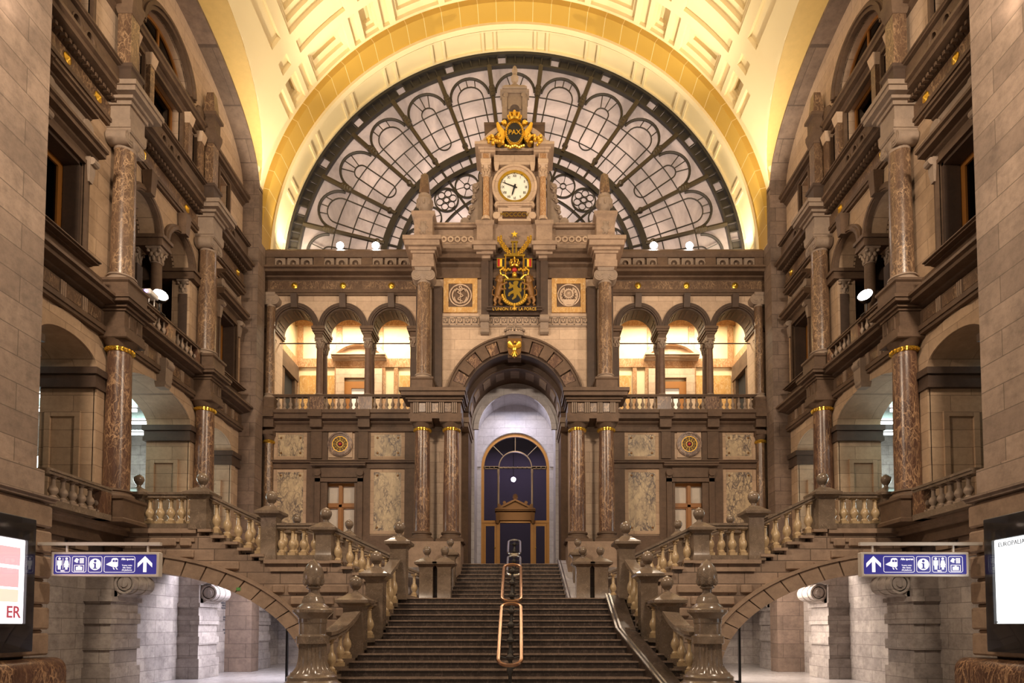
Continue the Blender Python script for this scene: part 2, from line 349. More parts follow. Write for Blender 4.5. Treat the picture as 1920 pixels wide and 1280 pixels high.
    def prof(s, pts, axis, a, b):
        """moulding: profile polygon in (depth, z) pulled along axis; axis 'x': depth is y; axis 'y': depth is x"""
        n = len(pts); vs = []
        for t in (a, b):
            vs += [((t, d, z) if axis == 'x' else (d, t, z)) for d, z in pts]
        fs = [tuple(range(n)), tuple(range(2*n-1, n-1, -1))]+[(i, (i+1) % n, (i+1) % n+n, i+n) for i in range(n)]
        return s.add(vs, fs)
    def build(s, name, m, parent=None, origin=None, smooth=0.6, bevel=0.0):
        if origin is None: origin = WL[parent.name] if parent else Vector((0, 0, 0))
        origin = Vector(origin)
        me = bpy.data.meshes.new(name); me.from_pydata([Vector(v)-origin for v in s.v], [], s.f)
        bm = bmesh.new(); bm.from_mesh(me); bmesh.ops.recalc_face_normals(bm, faces=bm.faces)
        if bevel: bmesh.ops.bevel(bm, geom=[e for e in bm.edges], offset=bevel, segments=1, affect='EDGES', clamp_overlap=True)
        bm.to_mesh(me); bm.free()
        if smooth:
            me.polygons.foreach_set('use_smooth', [True]*len(me.polygons)); me.set_sharp_from_angle(angle=smooth)
        me.materials.append(M[m])
        return link(name, me, parent, origin)
def link(name, data, parent=None, origin=(0, 0, 0)):
    o = bpy.data.objects.new(name, data); C.objects.link(o); origin = Vector(origin)
    if parent: o.parent = parent; o.location = origin-WL[parent.name]
    else: o.location = origin
    WL[o.name] = origin
    return o
KIDS = {}
def thing(name, loc, label, cat, group=None):
    o = link(name, None, None, loc); tag(o, label, cat, group); return o
def tag(o, label, cat, group=None, kind=None):
    o['label'] = label; o['category'] = cat
    if group: o['group'] = group
    if kind: o['kind'] = kind
    return o
def struct(o, label=None, cat=None):
    o['kind'] = 'structure'
    if label: o['label'] = label; o['category'] = cat
    return o
MIRM = {}
def mirmesh(me):
    if me is None: return None
    if me.name not in MIRM:
        m = me.copy(); n = len(m.vertices); co = [0.0]*(3*n); m.vertices.foreach_get('co', co)
        for i in range(0, 3*n, 3): co[i] = -co[i]
        m.vertices.foreach_set('co', co); m.flip_normals(); m.update(); MIRM[me.name] = m
    return MIRM[me.name]
def children(o): return [c for c in bpy.data.objects if c.parent == o]
WINN = [0]
def mirror(root):
    """the matching piece on the right-hand side of the hall"""
    byp = {}
    for o in C.objects:
        if o.parent: byp.setdefault(o.parent.name, []).append(o)
    def go(o, par):
        c = o.copy(); c.data = mirmesh(o.data) if o.type == 'MESH' else o.data
        nm = o.name.split('.')[0]
        if nm.startswith(('window_', 'trim_', 'door_')) and par is None:
            WINN[0] += 1; c.name = nm.rsplit('_', 1)[0]+'_%d' % (100+WINN[0])
        elif 'left' in nm: c.name = nm.replace('left', 'right')
        C.objects.link(c); c.parent = par; c.location = (-o.location.x, o.location.y, o.location.z)
        WL[c.name] = Vector((-WL[o.name].x, WL[o.name].y, WL[o.name].z))
        for k in ('label', 'group'):
            if o.get(k): c[k] = o[k].replace('left', 'right')
        for ch in byp.get(o.name, []): go(ch, c)
        return c
    return go(root, None)
LEFT = []
def L(o): LEFT.append(o); return o
def arc(cu, cz, ru, rz, t0, t1, n):
    return [(cu+ru*math.cos(t0+(t1-t0)*i/n), cz+rz*math.sin(t0+(t1-t0)*i/n)) for i in range(n+1)]
def opening(u0, u1, z0, zs, rz=None, n=20):
    """arch-headed hole outline"""
    r = (u1-u0)/2; rz = r if rz is None else rz
    return [(u0, z0), (u1, z0)]+arc((u0+u1)/2, zs, r, rz, 0, PI, n)
def rect(u0, u1, z0, z1): return [(u0, z0), (u1, z0), (u1, z1), (u0, z1)]
def cornice_profile(d0, d1, z0, z1):
    """stepped crown moulding from wall depth d0 out to d1"""
    k = d1-d0; h = z1-z0
    return [(d0, z0), (d0+.18*k, z0), (d0+.22*k, z0+.18*h), (d0+.42*k, z0+.30*h), (d0+.45*k, z0+.42*h), (d0+.85*k, z0+.46*h), (d0+.85*k, z0+.74*h), (d1, z0+.80*h), (d1, z1), (d0, z1)]
def base_profile(r, z, h):      # attic column base
    return [(r*1.38, z), (r*1.40, z+.22*h), (r*1.34, z+.40*h), (r*1.15, z+.52*h), (r*1.12, z+.66*h), (r*1.24, z+.76*h), (r*1.22, z+.90*h), (r*1.02, z+h)]
def corinthian(cx, cy, z0, z1, r):
    b = MB(); h = z1-z0
    b.lathe(cx, cy, [(r*1.1, z0), (r*1.15, z0+.05*h), (r*.98, z0+.08*h), (r*1.0, z0+.5*h), (r*1.25, z0+.8*h), (r*1.5, z0+.88*h)], 16)
    for row, (zz, rr, n, sz) in enumerate(((.28, 1.12, 8, .34), (.52, 1.22, 8, .30))):
        for i in range(n):
            t = 2*PI*(i+.5*row)/n; b.ball((cx+r*rr*math.cos(t), cy+r*rr*math.sin(t), z0+zz*h), r*.32, 6, 1, 1, sz*h/(r*.32)*.6)
    for i in range(4):
        t = PI/4+PI/2*i; b.ball((cx+r*1.62*math.cos(t), cy+r*1.62*math.sin(t), z0+.76*h), r*.36, 8)
    b.sq(cx, cy, [(r*1.35, z0+.86*h), (r*1.5, z0+.92*h), (r*1.5, z1)])
    return b
def ionic(cx, cy, z0, z1, r, axis='y'):
    b = MB(); h = z1-z0
    b.lathe(cx, cy, [(r*1.0, z0), (r*1.08, z0+.1*h), (r*1.0, z0+.2*h), (r*1.3, z0+.5*h)], 18)
    for s in (-1, 1):
        c = (cx+s*r*1.0) if axis == 'y' else (cy+s*r*1.0)
        o = cy if axis == 'y' else cx
        for rr, dd in ((.40, 1.02), (.29, 1.08), (.15, 1.14)):
            b.lathe(c, z0+.5*h, [(rr*h, o-r*dd), (rr*h, o+r*dd)], 16, axis)
    b.cbox(cx, cy, r*1.2, r*1.1, z0+.42*h, z0+.78*h) if axis == 'y' else b.cbox(cx, cy, r*1.1, r*1.2, z0+.42*h, z0+.78*h)
    b.sq(cx, cy, [(r*1.18, z0+.78*h), (r*1.32, z0+.88*h), (r*1.32, z1)])
    return b
def column(name, cx, cy, zb, zp, zs, zc, z1, r, label, shaft, cap='doric', ped='stone_grey', taper=0.9, group=None, axis='y'):
    """zb pedestal foot, zp pedestal top, zs top of base, zc foot of capital, z1 top"""
    t = thing(name, (cx, cy, zb), label, 'column', group); t['kind'] = 'thing'
    if zp-zb > 0.05:
        h = r*1.5; MB().sq(cx, cy, [(h*1.12, zb), (h*1.12, zb+.08), (h, zb+.12), (h, zp-.10), (h*1.1, zp-.06), (h*1.1, zp)]).build('pedestal', ped, t)
    MB().lathe(cx, cy, base_profile(r, zp, zs-zp), 24).build('base', 'stone_grey' if shaft == 'marble_red' else 'stone_carved', t)
    MB().lathe(cx, cy, [(r, zs), (r, zs+(zc-zs)*.35), (r*taper, zc)], 28).build('shaft', shaft, t)
    if cap == 'doric':
        rr = r*taper; h = z1-zc
        g = MB().lathe(cx, cy, [(rr*1.02, zc), (rr*1.10, zc+.03*h), (rr*1.10, zc+.27*h), (rr*1.02, zc+.3*h)], 28)
        for i in range(18):
            a = 2*PI*i/18; g.ball((cx+rr*1.1*math.cos(a), cy+rr*1.1*math.sin(a), zc+.15*h), .1*h+.012, 6)
        g.build('gilded_band', 'gold', t)
        MB().lathe(cx, cy, [(rr*1.05, zc+.3*h), (rr*1.3, zc+.55*h), (rr*1.45, zc+.68*h)], 28).sq(cx, cy, [(rr*1.42, zc+.68*h), (rr*1.5, zc+.74*h), (rr*1.5, z1)]).build('capital', 'stone_grey', t)
    elif cap == 'ionic':
        ionic(cx, cy, zc, z1, r*taper, axis).build('capital', 'stone_carved', t)
    else:
        corinthian(cx, cy, zc, z1, r*taper).build('capital', 'stone_carved', t)
    return t
# baluster meshes are shared by height
BAL = {}
def baluster(name, parent, x, y, z0, h, r=0.075, mat='baluster_stone', n=12):
    key = (round(h, 3), r, mat)
    if key not in BAL:
        b = MB(); b.cbox(0, 0, r*1.05, r*1.05, 0, .10*h)
        b.lathe(0, 0, [(r*.95, .10*h), (r*1.0, .15*h), (r*.60, .20*h), (r*.62, .23*h), (r*1.12, .33*h), (r*1.18, .40*h), (r*.95, .50*h), (r*.66, .55*h), (r*.56, .58*h), (r*.46, .80*h), (r*.66, .82*h), (r*.52, .85*h), (r*.85, .91*h)], n)
        b.cbox(0, 0, r*.95, r*.95, .90*h, h)
        o = b.build(name, mat, parent, (0, 0, 0)); BAL[key] = o.data; o.location = Vector((x, y, z0))-WL[parent.name]; WL[o.name] = Vector((x, y, z0)); return o
    return link(name, BAL[key], parent, (x, y, z0))
def balustrade(p0, p1, n, label, group, hh=0.95, w=0.30, rail='granit_newel', bal='baluster_stone', base=0.14, railh=0.14, r=0.09, steps=None, inset=0.5, basemat=None, pads=()):
    """p0,p1 floor points of the run; steps: list of floor heights, one per baluster"""
    a, b = Vector(p0), Vector(p1); t = thing('stone_balustrade', a, label, 'balustrade', group)
    up = Vector((0, 0, hh)); m = MB()
    m.beam(a+up, b+up, w, railh*.45); m.beam(a+up-Vector((0, 0, railh*.45)), b+up-Vector((0, 0, railh*.45)), w*.8, railh*.55); m.build('rail', rail, t, bevel=0.0)
    bb = MB()
    if steps is None: bb.beam(a+Vector((0, 0, base)), b+Vector((0, 0, base)), w*.95, base)
    zs = []
    for i in range(n):
        f = (i+inset)/(n-1+2*inset); p = a.lerp(b, f)
        if steps is None: z0 = p.z+base
        else:
            z0 = p.z+base; d = (b-a); d.z = 0; d.normalize(); hw = d*(w*.42)
            bb.beam(Vector((p.x, p.y, z0))-hw, Vector((p.x, p.y, z0))+hw, w*.85, base+.05)
        zs.append((p, z0, p.z+hh-railh-z0+0.02))
    bb.build('base', basemat or rail, t)
    for p, z0, h in zs: baluster('baluster', t, p.x, p.y, z0, h+.03, r, bal)
    for f0, f1 in pads:
        q0, q1 = a.lerp(b, f0), a.lerp(b, f1)
        MB().beam(q0+Vector((0, 0, hh-railh)), q1+Vector((0, 0, hh-railh)), w*.85, hh-railh).build('pier', 'marble_red', t)
    return t
def newel(x, y, z0, z1, half, label, ballr=0.13, mat='granit_newel', group=None):
    """square stone post from z0 to cap top z1, moulded cap and ball finial above"""
    t = thing('newel_post', (x, y, z0), label, 'newel post', group); h = half*.84
    MB().sq(x, y, [(h*1.12, z0), (h*1.12, z0+.12), (h, z0+.16), (h, z1-.20), (h*1.06, z1-.18), (h*1.06, z1-.14)]).build('shaft', mat, t)
    MB().sq(x, y, [(h*1.10, z1-.16), (h*1.30, z1-.11), (h*1.62, z1-.08), (h*1.66, z1-.06), (h*1.66, z1-.01), (h*1.5, z1+.01), (h*1.15, z1+.05), (h*.85, z1+.10), (h*.66, z1+.13), (h*.60, z1+.14)]).build('cap', mat, t)
    zz = z1+.12; r = ballr
    MB().lathe(x, y, [(r*.85, zz), (r*.8, zz+.03), (r*.42, zz+.06), (r*.40, zz+.10), (r*.55, zz+.12), (r*.8, zz+.16)]+[(r*math.cos(p), zz+.12+r*(1+math.sin(p))) for p in [(-.75+.25*i)*PI/2 for i in range(7)]]+[(r*.25, zz+.12+r*1.96), (0.001, zz+.12+r*2.12)], 20).build('ball_finial', mat, t)
    return t
_tc = {}
def textmesh(s, size, extrude=0.01, bold=False):
    cu = bpy.data.curves.new('text', 'FONT'); cu.body = s; cu.size = size; cu.extrude = extrude; cu.align_x = 'CENTER'; cu.align_y = 'CENTER'; cu.resolution_u = 3
    if bold: cu.offset = size*0.02
    o = bpy.data.objects.new('text', cu); C.objects.link(o); dg = bpy.context.evaluated_depsgraph_get()
    me = bpy.data.meshes.new_from_object(o.evaluated_get(dg)); bpy.data.objects.remove(o); bpy.data.curves.remove(cu); return me
def text(name, s, size, cx, y, cz, m, parent, extrude=0.01, plane='y', sx=1.0, bold=False):
    """raised lettering facing the camera (plane y) or facing the hall axis (plane x+ / x-)"""
    me = textmesh(s, size, extrude, bold)
    for v in me.vertices:
        a, b, c = v.co; a *= sx
        v.co = {'y': (a, -c, b), 'x+': (c, a, b), 'x-': (-c, -a, b)}[plane]
    me.materials.clear(); me.materials.append(M[m]); me.name = name
    return link(name, me, parent, (cx, y, cz))
# ------------------------------------------------------------------ shell of the hall
YC = 17.74; YA, YB = 15.58, 19.88       # middle of the side bays; the two engaged columns
struct(MB().box(-16, 16, -6, 36, -0.3, 0).build('floor', 'floor_stone'))
def sidewin(y0, y1, z0, z1, x, label, mull=(0.5,), trans=(), rz=None, frame=0.09, pane='glass_dark', m='wood'):
    """window in the plane x facing the hall: wooden frame and one sheet of glass per window"""
    out = rect(y0, y1, z0, z1) if rz is None else opening(y0, y1, z0, z1, rz)
    f = MB(); WINN[0] += 1
    t = link('window_%d' % WINN[0], None, None, (x, (y0+y1)/2, z0)); struct(t, label, 'window')
    inn = rect(y0+frame, y1-frame, z0+frame, z1-frame) if rz is None else opening(y0+frame, y1-frame, z0+frame, z1, rz-frame)
    f.plate(out, [inn], 'x', x-.06, x+.06)
    top = z1 if rz is None else z1+rz*.95
    for k in mull: yy = y0+(y1-y0)*k; f.box(x-.05, x+.05, yy-.04, yy+.04, z0+.02, top-.04)
    for k in trans: zz = z0+(z1-z0)*k; f.box(x-.05, x+.05, y0+.02, y1-.02, zz-.04, zz+.04)
    f.build('wood_frame', m, t)
    MB().plate(inn, [], 'x', x-.012, x+.012).build('pane', pane, t)
    return L(t)
def frame_x(b, y0, y1, z0, z1, wd, xa, xb):
    b.box(xa, xb, y0-wd, y0, z0, z1+wd); b.box(xa, xb, y1, y1+wd, z0, z1+wd); b.box(xa, xb, y0, y1, z1, z1+wd)
def my(y): return 2*YC-y                 # mirror along the hall about the middle bay
# ground storey wall, ledge with mouldings, first-floor slab
struct(L(MB().plate(rect(6, 28.2, 0, 4.1), [], 'x', -11.0, -10.35).build('wall_left_base', 'stone_passage')))
struct(L(MB().box(-16, -9.95, 12.0, 24.0, 3.62, 4.1).build('floor_left_upper', 'stone_grey')))
b = MB(); b.prof(cornice_profile(-10.35, -9.78, 3.75, 4.12), 'y', 12.3, 23.2); b.prof(cornice_profile(-10.35, -10.2, 3.2, 3.4), 'y', 12.3, 23.2)
for y in (13.2, 14.2, 15.0, 16.3): b.box(-10.3, -10.12, y-.22, y+.22, 3.42, 3.74)
struct(L(b.build('trim_1', 'stone_rustic')))
# lower arcade wall: three segmental openings
h_mid = opening(16.0, 19.46, 4.1, 7.80, 0.66); h_far = opening(20.38, 22.28, 4.1, 7.78, 0.46); h_near = opening(my(22.28), my(20.38), 4.1, 7.78, 0.46)
struct(L(MB().plate(rect(12.5, 23.2, 4.1, 8.72), [h_near, h_mid, h_far], 'x', -11.3, -10.0).build('wall_left_arcade', 'stone_cream')))
b = MB()
for (c, r, rz, zs) in ((17.73, 1.73, .66, 7.8), (21.33, .95, .46, 7.78), (my(21.33), .95, .46, 7.78)):
    b.ring(c, zs, r, r+.42, 'x', -10.02, -9.95, n=16, rz0=rz, rz1=rz+.42)
    for sy in (-1, 1): b.box(-10.02, -9.95, min(c+sy*r, c+sy*(r+.30)), max(c+sy*r, c+sy*(r+.30)), 4.12, zs)
struct(L(b.build('trim_2', 'stone_cream')))
b = MB()                                  # dark impost bands through the jambs
for (y0, y1) in ((14.98, 16.10), (19.36, 20.46), (22.20, 22.9), (12.6, 13.27)):
    b.box(-11.36, -9.90, y0, y1, 7.30, 7.42); b.box(-11.34, -9.92, y0+.02, y1-.02, 7.42, 7.62); b.box(-11.38, -9.86, y0-.03, y1+.03, 7.62, 7.78)
struct(L(b.build('trim_3', 'stone_dark')))
b = MB()                                  # raised panel frames on the jambs facing the camera
for y, x0, x1 in ((19.46, -11.15, -10.3), (22.28, -11.15, -10.3), (my(20.38), -11.15, -10.3)):
    b.plate(rect(x0, x1, 4.2, 6.75), [rect(x0+.13, x1-.13, 4.3, 6.62)], 'y', y-.05, y+.02)
struct(L(b.build('trim_4', 'stone_cream')))
for c in (17.73,):
    t = thing('keystone_console', (-9.9, c, 8.2), 'carved scroll keystone on the crown of the lower middle arch, left wall', 'keystone')
    k = MB(); k.sq(-9.86, c, [(.13, 8.30), (.17, 8.55), (.19, 9.1)]); k.lathe(-9.74, 8.95, [(.13, c-.16), (.13, c+.16)], 12, 'y'); k.lathe(-9.78, 8.42, [(.09, c-.14), (.09, c+.14)], 12, 'y')
    o = k.build('scroll', 'stone_carved', t); L(t)
# entablature between the storeys with fluted triglyphs and marble squares
b = MB(); b.prof([(-10.0, 8.66), (-9.86, 8.66), (-9.86, 8.74), (-9.82, 8.74), (-9.82, 8.86), (-10.0, 8.86)], 'y', 12.58, 22.9)
b.prof([(-10.1, 8.86), (-9.90, 8.86), (-9.90, 9.24), (-10.1, 9.24)], 'y', 12.58, 22.9); b.prof(cornice_profile(-10.1, -9.48, 9.24, 9.56), 'y', 12.58, 22.9)
b.box(-10.05, -9.92, 12.6, 22.9, 9.56, 10.02)
e1 = struct(L(b.build('trim_5', 'stone_grey')))
for y0, y1 in ((13.0, 15.1), (16.2, 19.3), (20.4, 22.6)):
    n = max(2, round((y1-y0)/.62))
    for i in range(n):
        ya = y0+(y1-y0)*i/n; yb = y0+(y1-y0)*(i+1)/n
        MB().box(-9.91, -9.885, ya+.20, yb-.02, 8.92, 9.19).build('marble_square', 'marble_brown', e1)
        t3 = MB()
        for k in range(3): t3.box(-9.91, -9.86, ya+.01+k*.06, ya+.05+k*.06, 8.88, 9.22)
        t3.build('triglyph', 'stone_rustic', e1)
# upper storey wall: two windows and the twin-arched loggia
wn = (my(22.35), my(21.10)); wf = (21.10, 22.35)
lz = 12.62; r1 = .69; c1, c2 = YC-.90, YC+.90
log = [(c1-r1, 9.56), (c2+r1, 9.56), (c2+r1, lz)]+arc(c2, lz, r1, r1, 0, PI, 18)[1:]+arc(c1, lz, r1, r1, 0, PI, 18)
struct(L(MB().plate(rect(12.5, 23.2, 9.2, 14.2), [rect(*wn, 10.1, 12.32), log, rect(*wf, 10.1, 12.32)], 'x', -10.55, -10.0).build('wall_left', 'stone_cream')))
b = MB()
for c in (c1, c2): b.ring(c, lz, r1-.02, r1+.17, 'x', -10.05, -9.90, n=20); b.ring(c, lz, r1+.02, r1+.10, 'x', -9.92, -9.86, n=20)
b.ring(c1, lz, r1, r1+.1, 'x', -10.9, -10.5, n=20); b.ring(c2, lz, r1, r1+.1, 'x', -10.9, -10.5, n=20)
for y in (c1-r1-.13, YC, c2+r1+.13): b.box(-10.95, -9.84, y-.24, y+.24, 12.30, 12.38); b.box(-10.95, -9.86, y-.22, y+.22, 12.38, 12.52); b.box(-10.97, -9.80, y-.27, y+.27, 12.52, 12.62)
for y in (c1, c2): b.sq(-9.84, y, [(.10, 13.28), (.14, 13.9)])
struct(L(b.build('trim_6', 'stone_grey')))
b = MB(); b.box(-12.6, -12.5, 15.6, 19.9, 9.5, 14); b.box(-12.5, -10.5, 15.6, 15.7, 9.5, 14); b.box(-12.5, -10.5, 19.8, 19.9, 9.5, 14); b.box(-12.5, -10.4, 15.6, 19.9, 13.6, 13.7); b.box(-12.5, -10.0, 15.6, 19.9, 9.45, 9.56)
struct(L(b.build('wall_left_loggia', 'stone_dark')))
for c in (c1, c2): sidewin(c-.62, c+.62, 9.7, 13.0, -12.3, 'tall wooden window deep inside the loggia of the left wall, %s arch' % ('nearer' if c < YC else 'farther'), (.5,), (.62,))
L(column('loggia_column', -10.12, YC, 9.56, 10.02, 10.16, 11.86, 12.30, .155, 'slender grey column between the twin loggia arches of the left wall', 'stone_grey', 'corinthian'))
for y, q in ((c1-r1-.1, 'near'), (c2+r1+.1, 'far'), (YC, 'middle')):
    if q == 'middle': x = -10.72
    else: x = -10.2
    t = thing('loggia_pilaster', (x, y, 9.56), 'flat grey pilaster at the %s jamb of the left loggia' % q, 'pilaster'); t['kind'] = 'thing'
    MB().sq(x, y, [(.17, 9.56), (.17, 10.0), (.13, 10.05), (.13, 11.86)]).build('shaft', 'stone_dark', t)
    k = corinthian(x, y, 11.86, 12.30, .12); k.build('capital', 'stone_carved', t); L(t)
L(balustrade((-9.74, c1-r1, 9.58), (-9.74, c2+r1, 9.58), 13, 'stone balustrade across the loggia of the left wall', None, .60, .24, 'stone_grey', 'stone_carved', .08, .10, .055, pads=((0, .05), (.44, .56), (.95, 1))))
# window surrounds of the upper storey: frame, consoles, frieze and hood
for (y0, y1), q in ((wn, 'near'), (wf, 'far')):
    t = thing('window_surround', (-9.95, (y0+y1)/2, 10.0), 'hooded grey stone surround of the %s upper window on the left wall' % q, 'window surround'); b = MB()
    frame_x(b, y0, y1, 10.1, 12.32, .20, -10.05, -9.90); frame_x(b, y0, y1, 10.1, 12.32, .10, -9.92, -9.86); b.build('architrave', 'stone_grey', t)
    MB().box(-10.34, -9.96, y0, y0+.07, 10.1, 12.32).box(-10.34, -9.96, y1-.07, y1, 10.1, 12.32).box(-10.34, -9.96, y0, y1, 12.25, 12.32).build('jamb_lining', 'stone_dark', t)
    MB().prof(cornice_profile(-10.0, -9.62, 10.0, 10.12), 'y', y0-.28, y1+.28).build('sill', 'stone_grey', t)
    b = MB(); b.prof(cornice_profile(-10.0, -9.56, 12.52, 12.86), 'y', y0-.34, y1+.34); b.build('lower_hood', 'stone_grey', t)
    b = MB(); b.box(-10.02, -9.88, y0+.05, y1-.05, 12.86, 13.38); b.box(-9.90, -9.85, y0+.18, y1-.18, 12.95, 13.3)
    for yy in (y0+.02, y1-.02): b.lathe(yy, 13.18, [(.16, -10.0), (.16, -9.80)], 12, 'x'); b.lathe(yy, 12.98, [(.11, -10.0), (.11, -9.80)], 12, 'x')
    b.build('frieze_panel', 'stone_carved', t)
    MB().prof(cornice_profile(-10.0, -9.62, 13.38, 13.62), 'y', y0-.12, y1+.12).build('upper_hood', 'stone_grey', t)
    for yy in (y0-.12, y1+.12):
        k = MB(); k.sq(-9.9, yy, [(.06, 11.95), (.09, 12.2), (.10, 12.52)], .02, 0); k.lathe(-9.76, 12.42, [(.09, yy-.09), (.09, yy+.09)], 10, 'y'); k.build('console', 'stone_carved', t)
    L(t)
    sidewin(y0, y1, 10.1, 12.32, -10.42, 'dark %s window with orange wood frame, upper storey of the left wall' % q, (), (), frame=.19)
# attic storey entablature, wall with arched head, windows
b = MB(); b.prof([(-10.1, 13.92), (-9.9, 13.92), (-9.9, 14.0), (-9.86, 14.0), (-9.86, 14.10), (-10.1, 14.10)], 'y', 12.58, 22.9)
b.prof(cornice_profile(-10.1, -9.52, 14.46, 14.86), 'y', 12.58, 22.9)
for i in range(70): b.box(-9.86, -9.74, 12.7+i*.145, 12.77+i*.145, 14.50, 14.58)
e2 = struct(L(b.build('trim_7', 'stone_grey')))
MB().box(-10.06, -9.92, 12.6, 22.9, 14.10, 14.46).build('frieze', 'marble_brown', e2)
for y in (13.75, 16.65, 18.9, 20.65, 22.4, 14.8):
    k = MB(); k.lathe(y, 14.28, [(.12, -9.93), (.12, -9.90), (.07, -9.88), (.001, -9.84)], 12, 'x'); k.build('gilded_rosette', 'gold', e2)
def ell(y): return 17.70+2.45*math.sqrt(max(0, 1-((y-YC)/5.16)**2))
top = [(YC+5.16*math.cos(PI*i/40), 17.70+2.45*math.sin(PI*i/40)) for i in range(41)]
cw = (YC-.78, YC+.78); sw1 = (YC-1.62, YC-1.16); sw2 = (YC+1.16, YC+1.62); fw = (20.95, 21.65); nw = (my(21.65), my(20.95))
holes = [rect(*cw, 15.62, 17.08), rect(*sw1, 15.62, 16.95), rect(*sw2, 15.62, 16.95), rect(*fw, 15.62, 16.95), rect(*nw, 15.62, 16.95), opening(YC-1.2, YC+1.2, 17.55, 17.85, 1.0)]
struct(L(MB().plate(rect(12.58, 22.9, 14.1, 17.42), holes[:5], 'x', -10.5, -10.0).plate([(22.9, 17.40)]+[(min(22.9, max(12.58, p[0])), p[1]+.02) for p in top]+[(12.58, 17.40)], [holes[5]], 'x', -10.5, -10.0).build('wall_left_attic', 'stone_pale')))
for (y0, y1), q in ((cw, 'wide middle'), (sw1, 'narrow nearer'), (sw2, 'narrow farther'), (fw, 'single far'), (nw, 'single near')):
    sidewin(y0, y1, 15.62, 17.08 if q == 'wide middle' else 16.95, -10.28, '%s attic window with orange frame on the left wall' % q, (), (), pane='glass_dark')
sidewin(YC-1.2, YC+1.2, 17.55, 17.85, -10.28, 'arch-headed attic window under the side arch of the left wall', (.5,), (), rz=1.0)
b = MB()
b.prof(cornice_profile(-10.05, -9.72, 17.08, 17.50), 'y', 15.9, my(15.9)); b.prof(cornice_profile(-10.05, -9.72, 17.02, 17.40), 'y', 19.9, 22.9); b.prof(cornice_profile(-10.05, -9.72, 17.02, 17.40), 'y', 12.6, my(19.9))
b.ring(YC, 17.85, 1.2, 1.46, 'x', -10.05, -9.86, n=20, rz0=1.0, rz1=1.26); b.ring(YC, 17.85, 1.30, 1.38, 'x', -9.88, -9.80, n=20, rz0=1.1, rz1=1.18)
for y0, y1 in (cw, sw1, sw2, fw, nw): frame_x(b, y0, y1, 15.62, 16.98, .09, -10.03, -9.90)
for i in range(2):
    s = (-1, 1)[i]; b.ball((-9.9, YC+s*1.75, 17.75), .2, 8, .6, 1, 1.3)
struct(L(b.build('trim_8', 'stone_grey')))
# attic parapet with round openings
b = MB(); hs = []
for c in (YC, 21.45, my(21.45)):
    for k in ((-.38, 0, .38) if c == YC else (-.22, .22)): hs.append(arc(c+k, 15.17, .13, .17, 0, 2*PI, 16)[:-1])
b.plate(rect(12.6, 22.9, 14.86, 15.48), hs, 'x', -9.90, -9.78)
b.prof(cornice_profile(-9.95, -9.66, 15.46, 15.60), 'y', 12.6, 22.9)
for h in hs:
    cy = sum(p[0] for p in h)/16; b.ring(cy, 15.17, .13, .165, 'x', -9.79, -9.75, 0, 2*PI, 16, .17, .21)
struct(L(b.build('trim_9', 'stone_grey')))
for i, y in enumerate((YC-1.0, YC+1.0, sw1[0]-.12, sw2[1]+.12)):
    t = thing('attic_colonnette', (-9.86, y, 15.6), ['brown marble strip pilaster at the nearer jamb of the wide attic window, left wall', 'brown marble strip pilaster at the farther jamb of the wide attic window, left wall', 'brown marble strip pilaster before the nearer narrow attic window, left wall', 'brown marble strip pilaster beyond the farther narrow attic window, left wall'][i], 'pilaster'); t['kind'] = 'thing'
    MB().cbox(-9.86, y, .08, .10, 15.60, 16.78).build('shaft', 'marble_brown', t)
    MB().sq(-9.86, y, [(.10, 16.78), (.11, 16.84), (.14, 17.0), (.15, 17.08)]).build('capital', 'stone_pale', t); L(t)
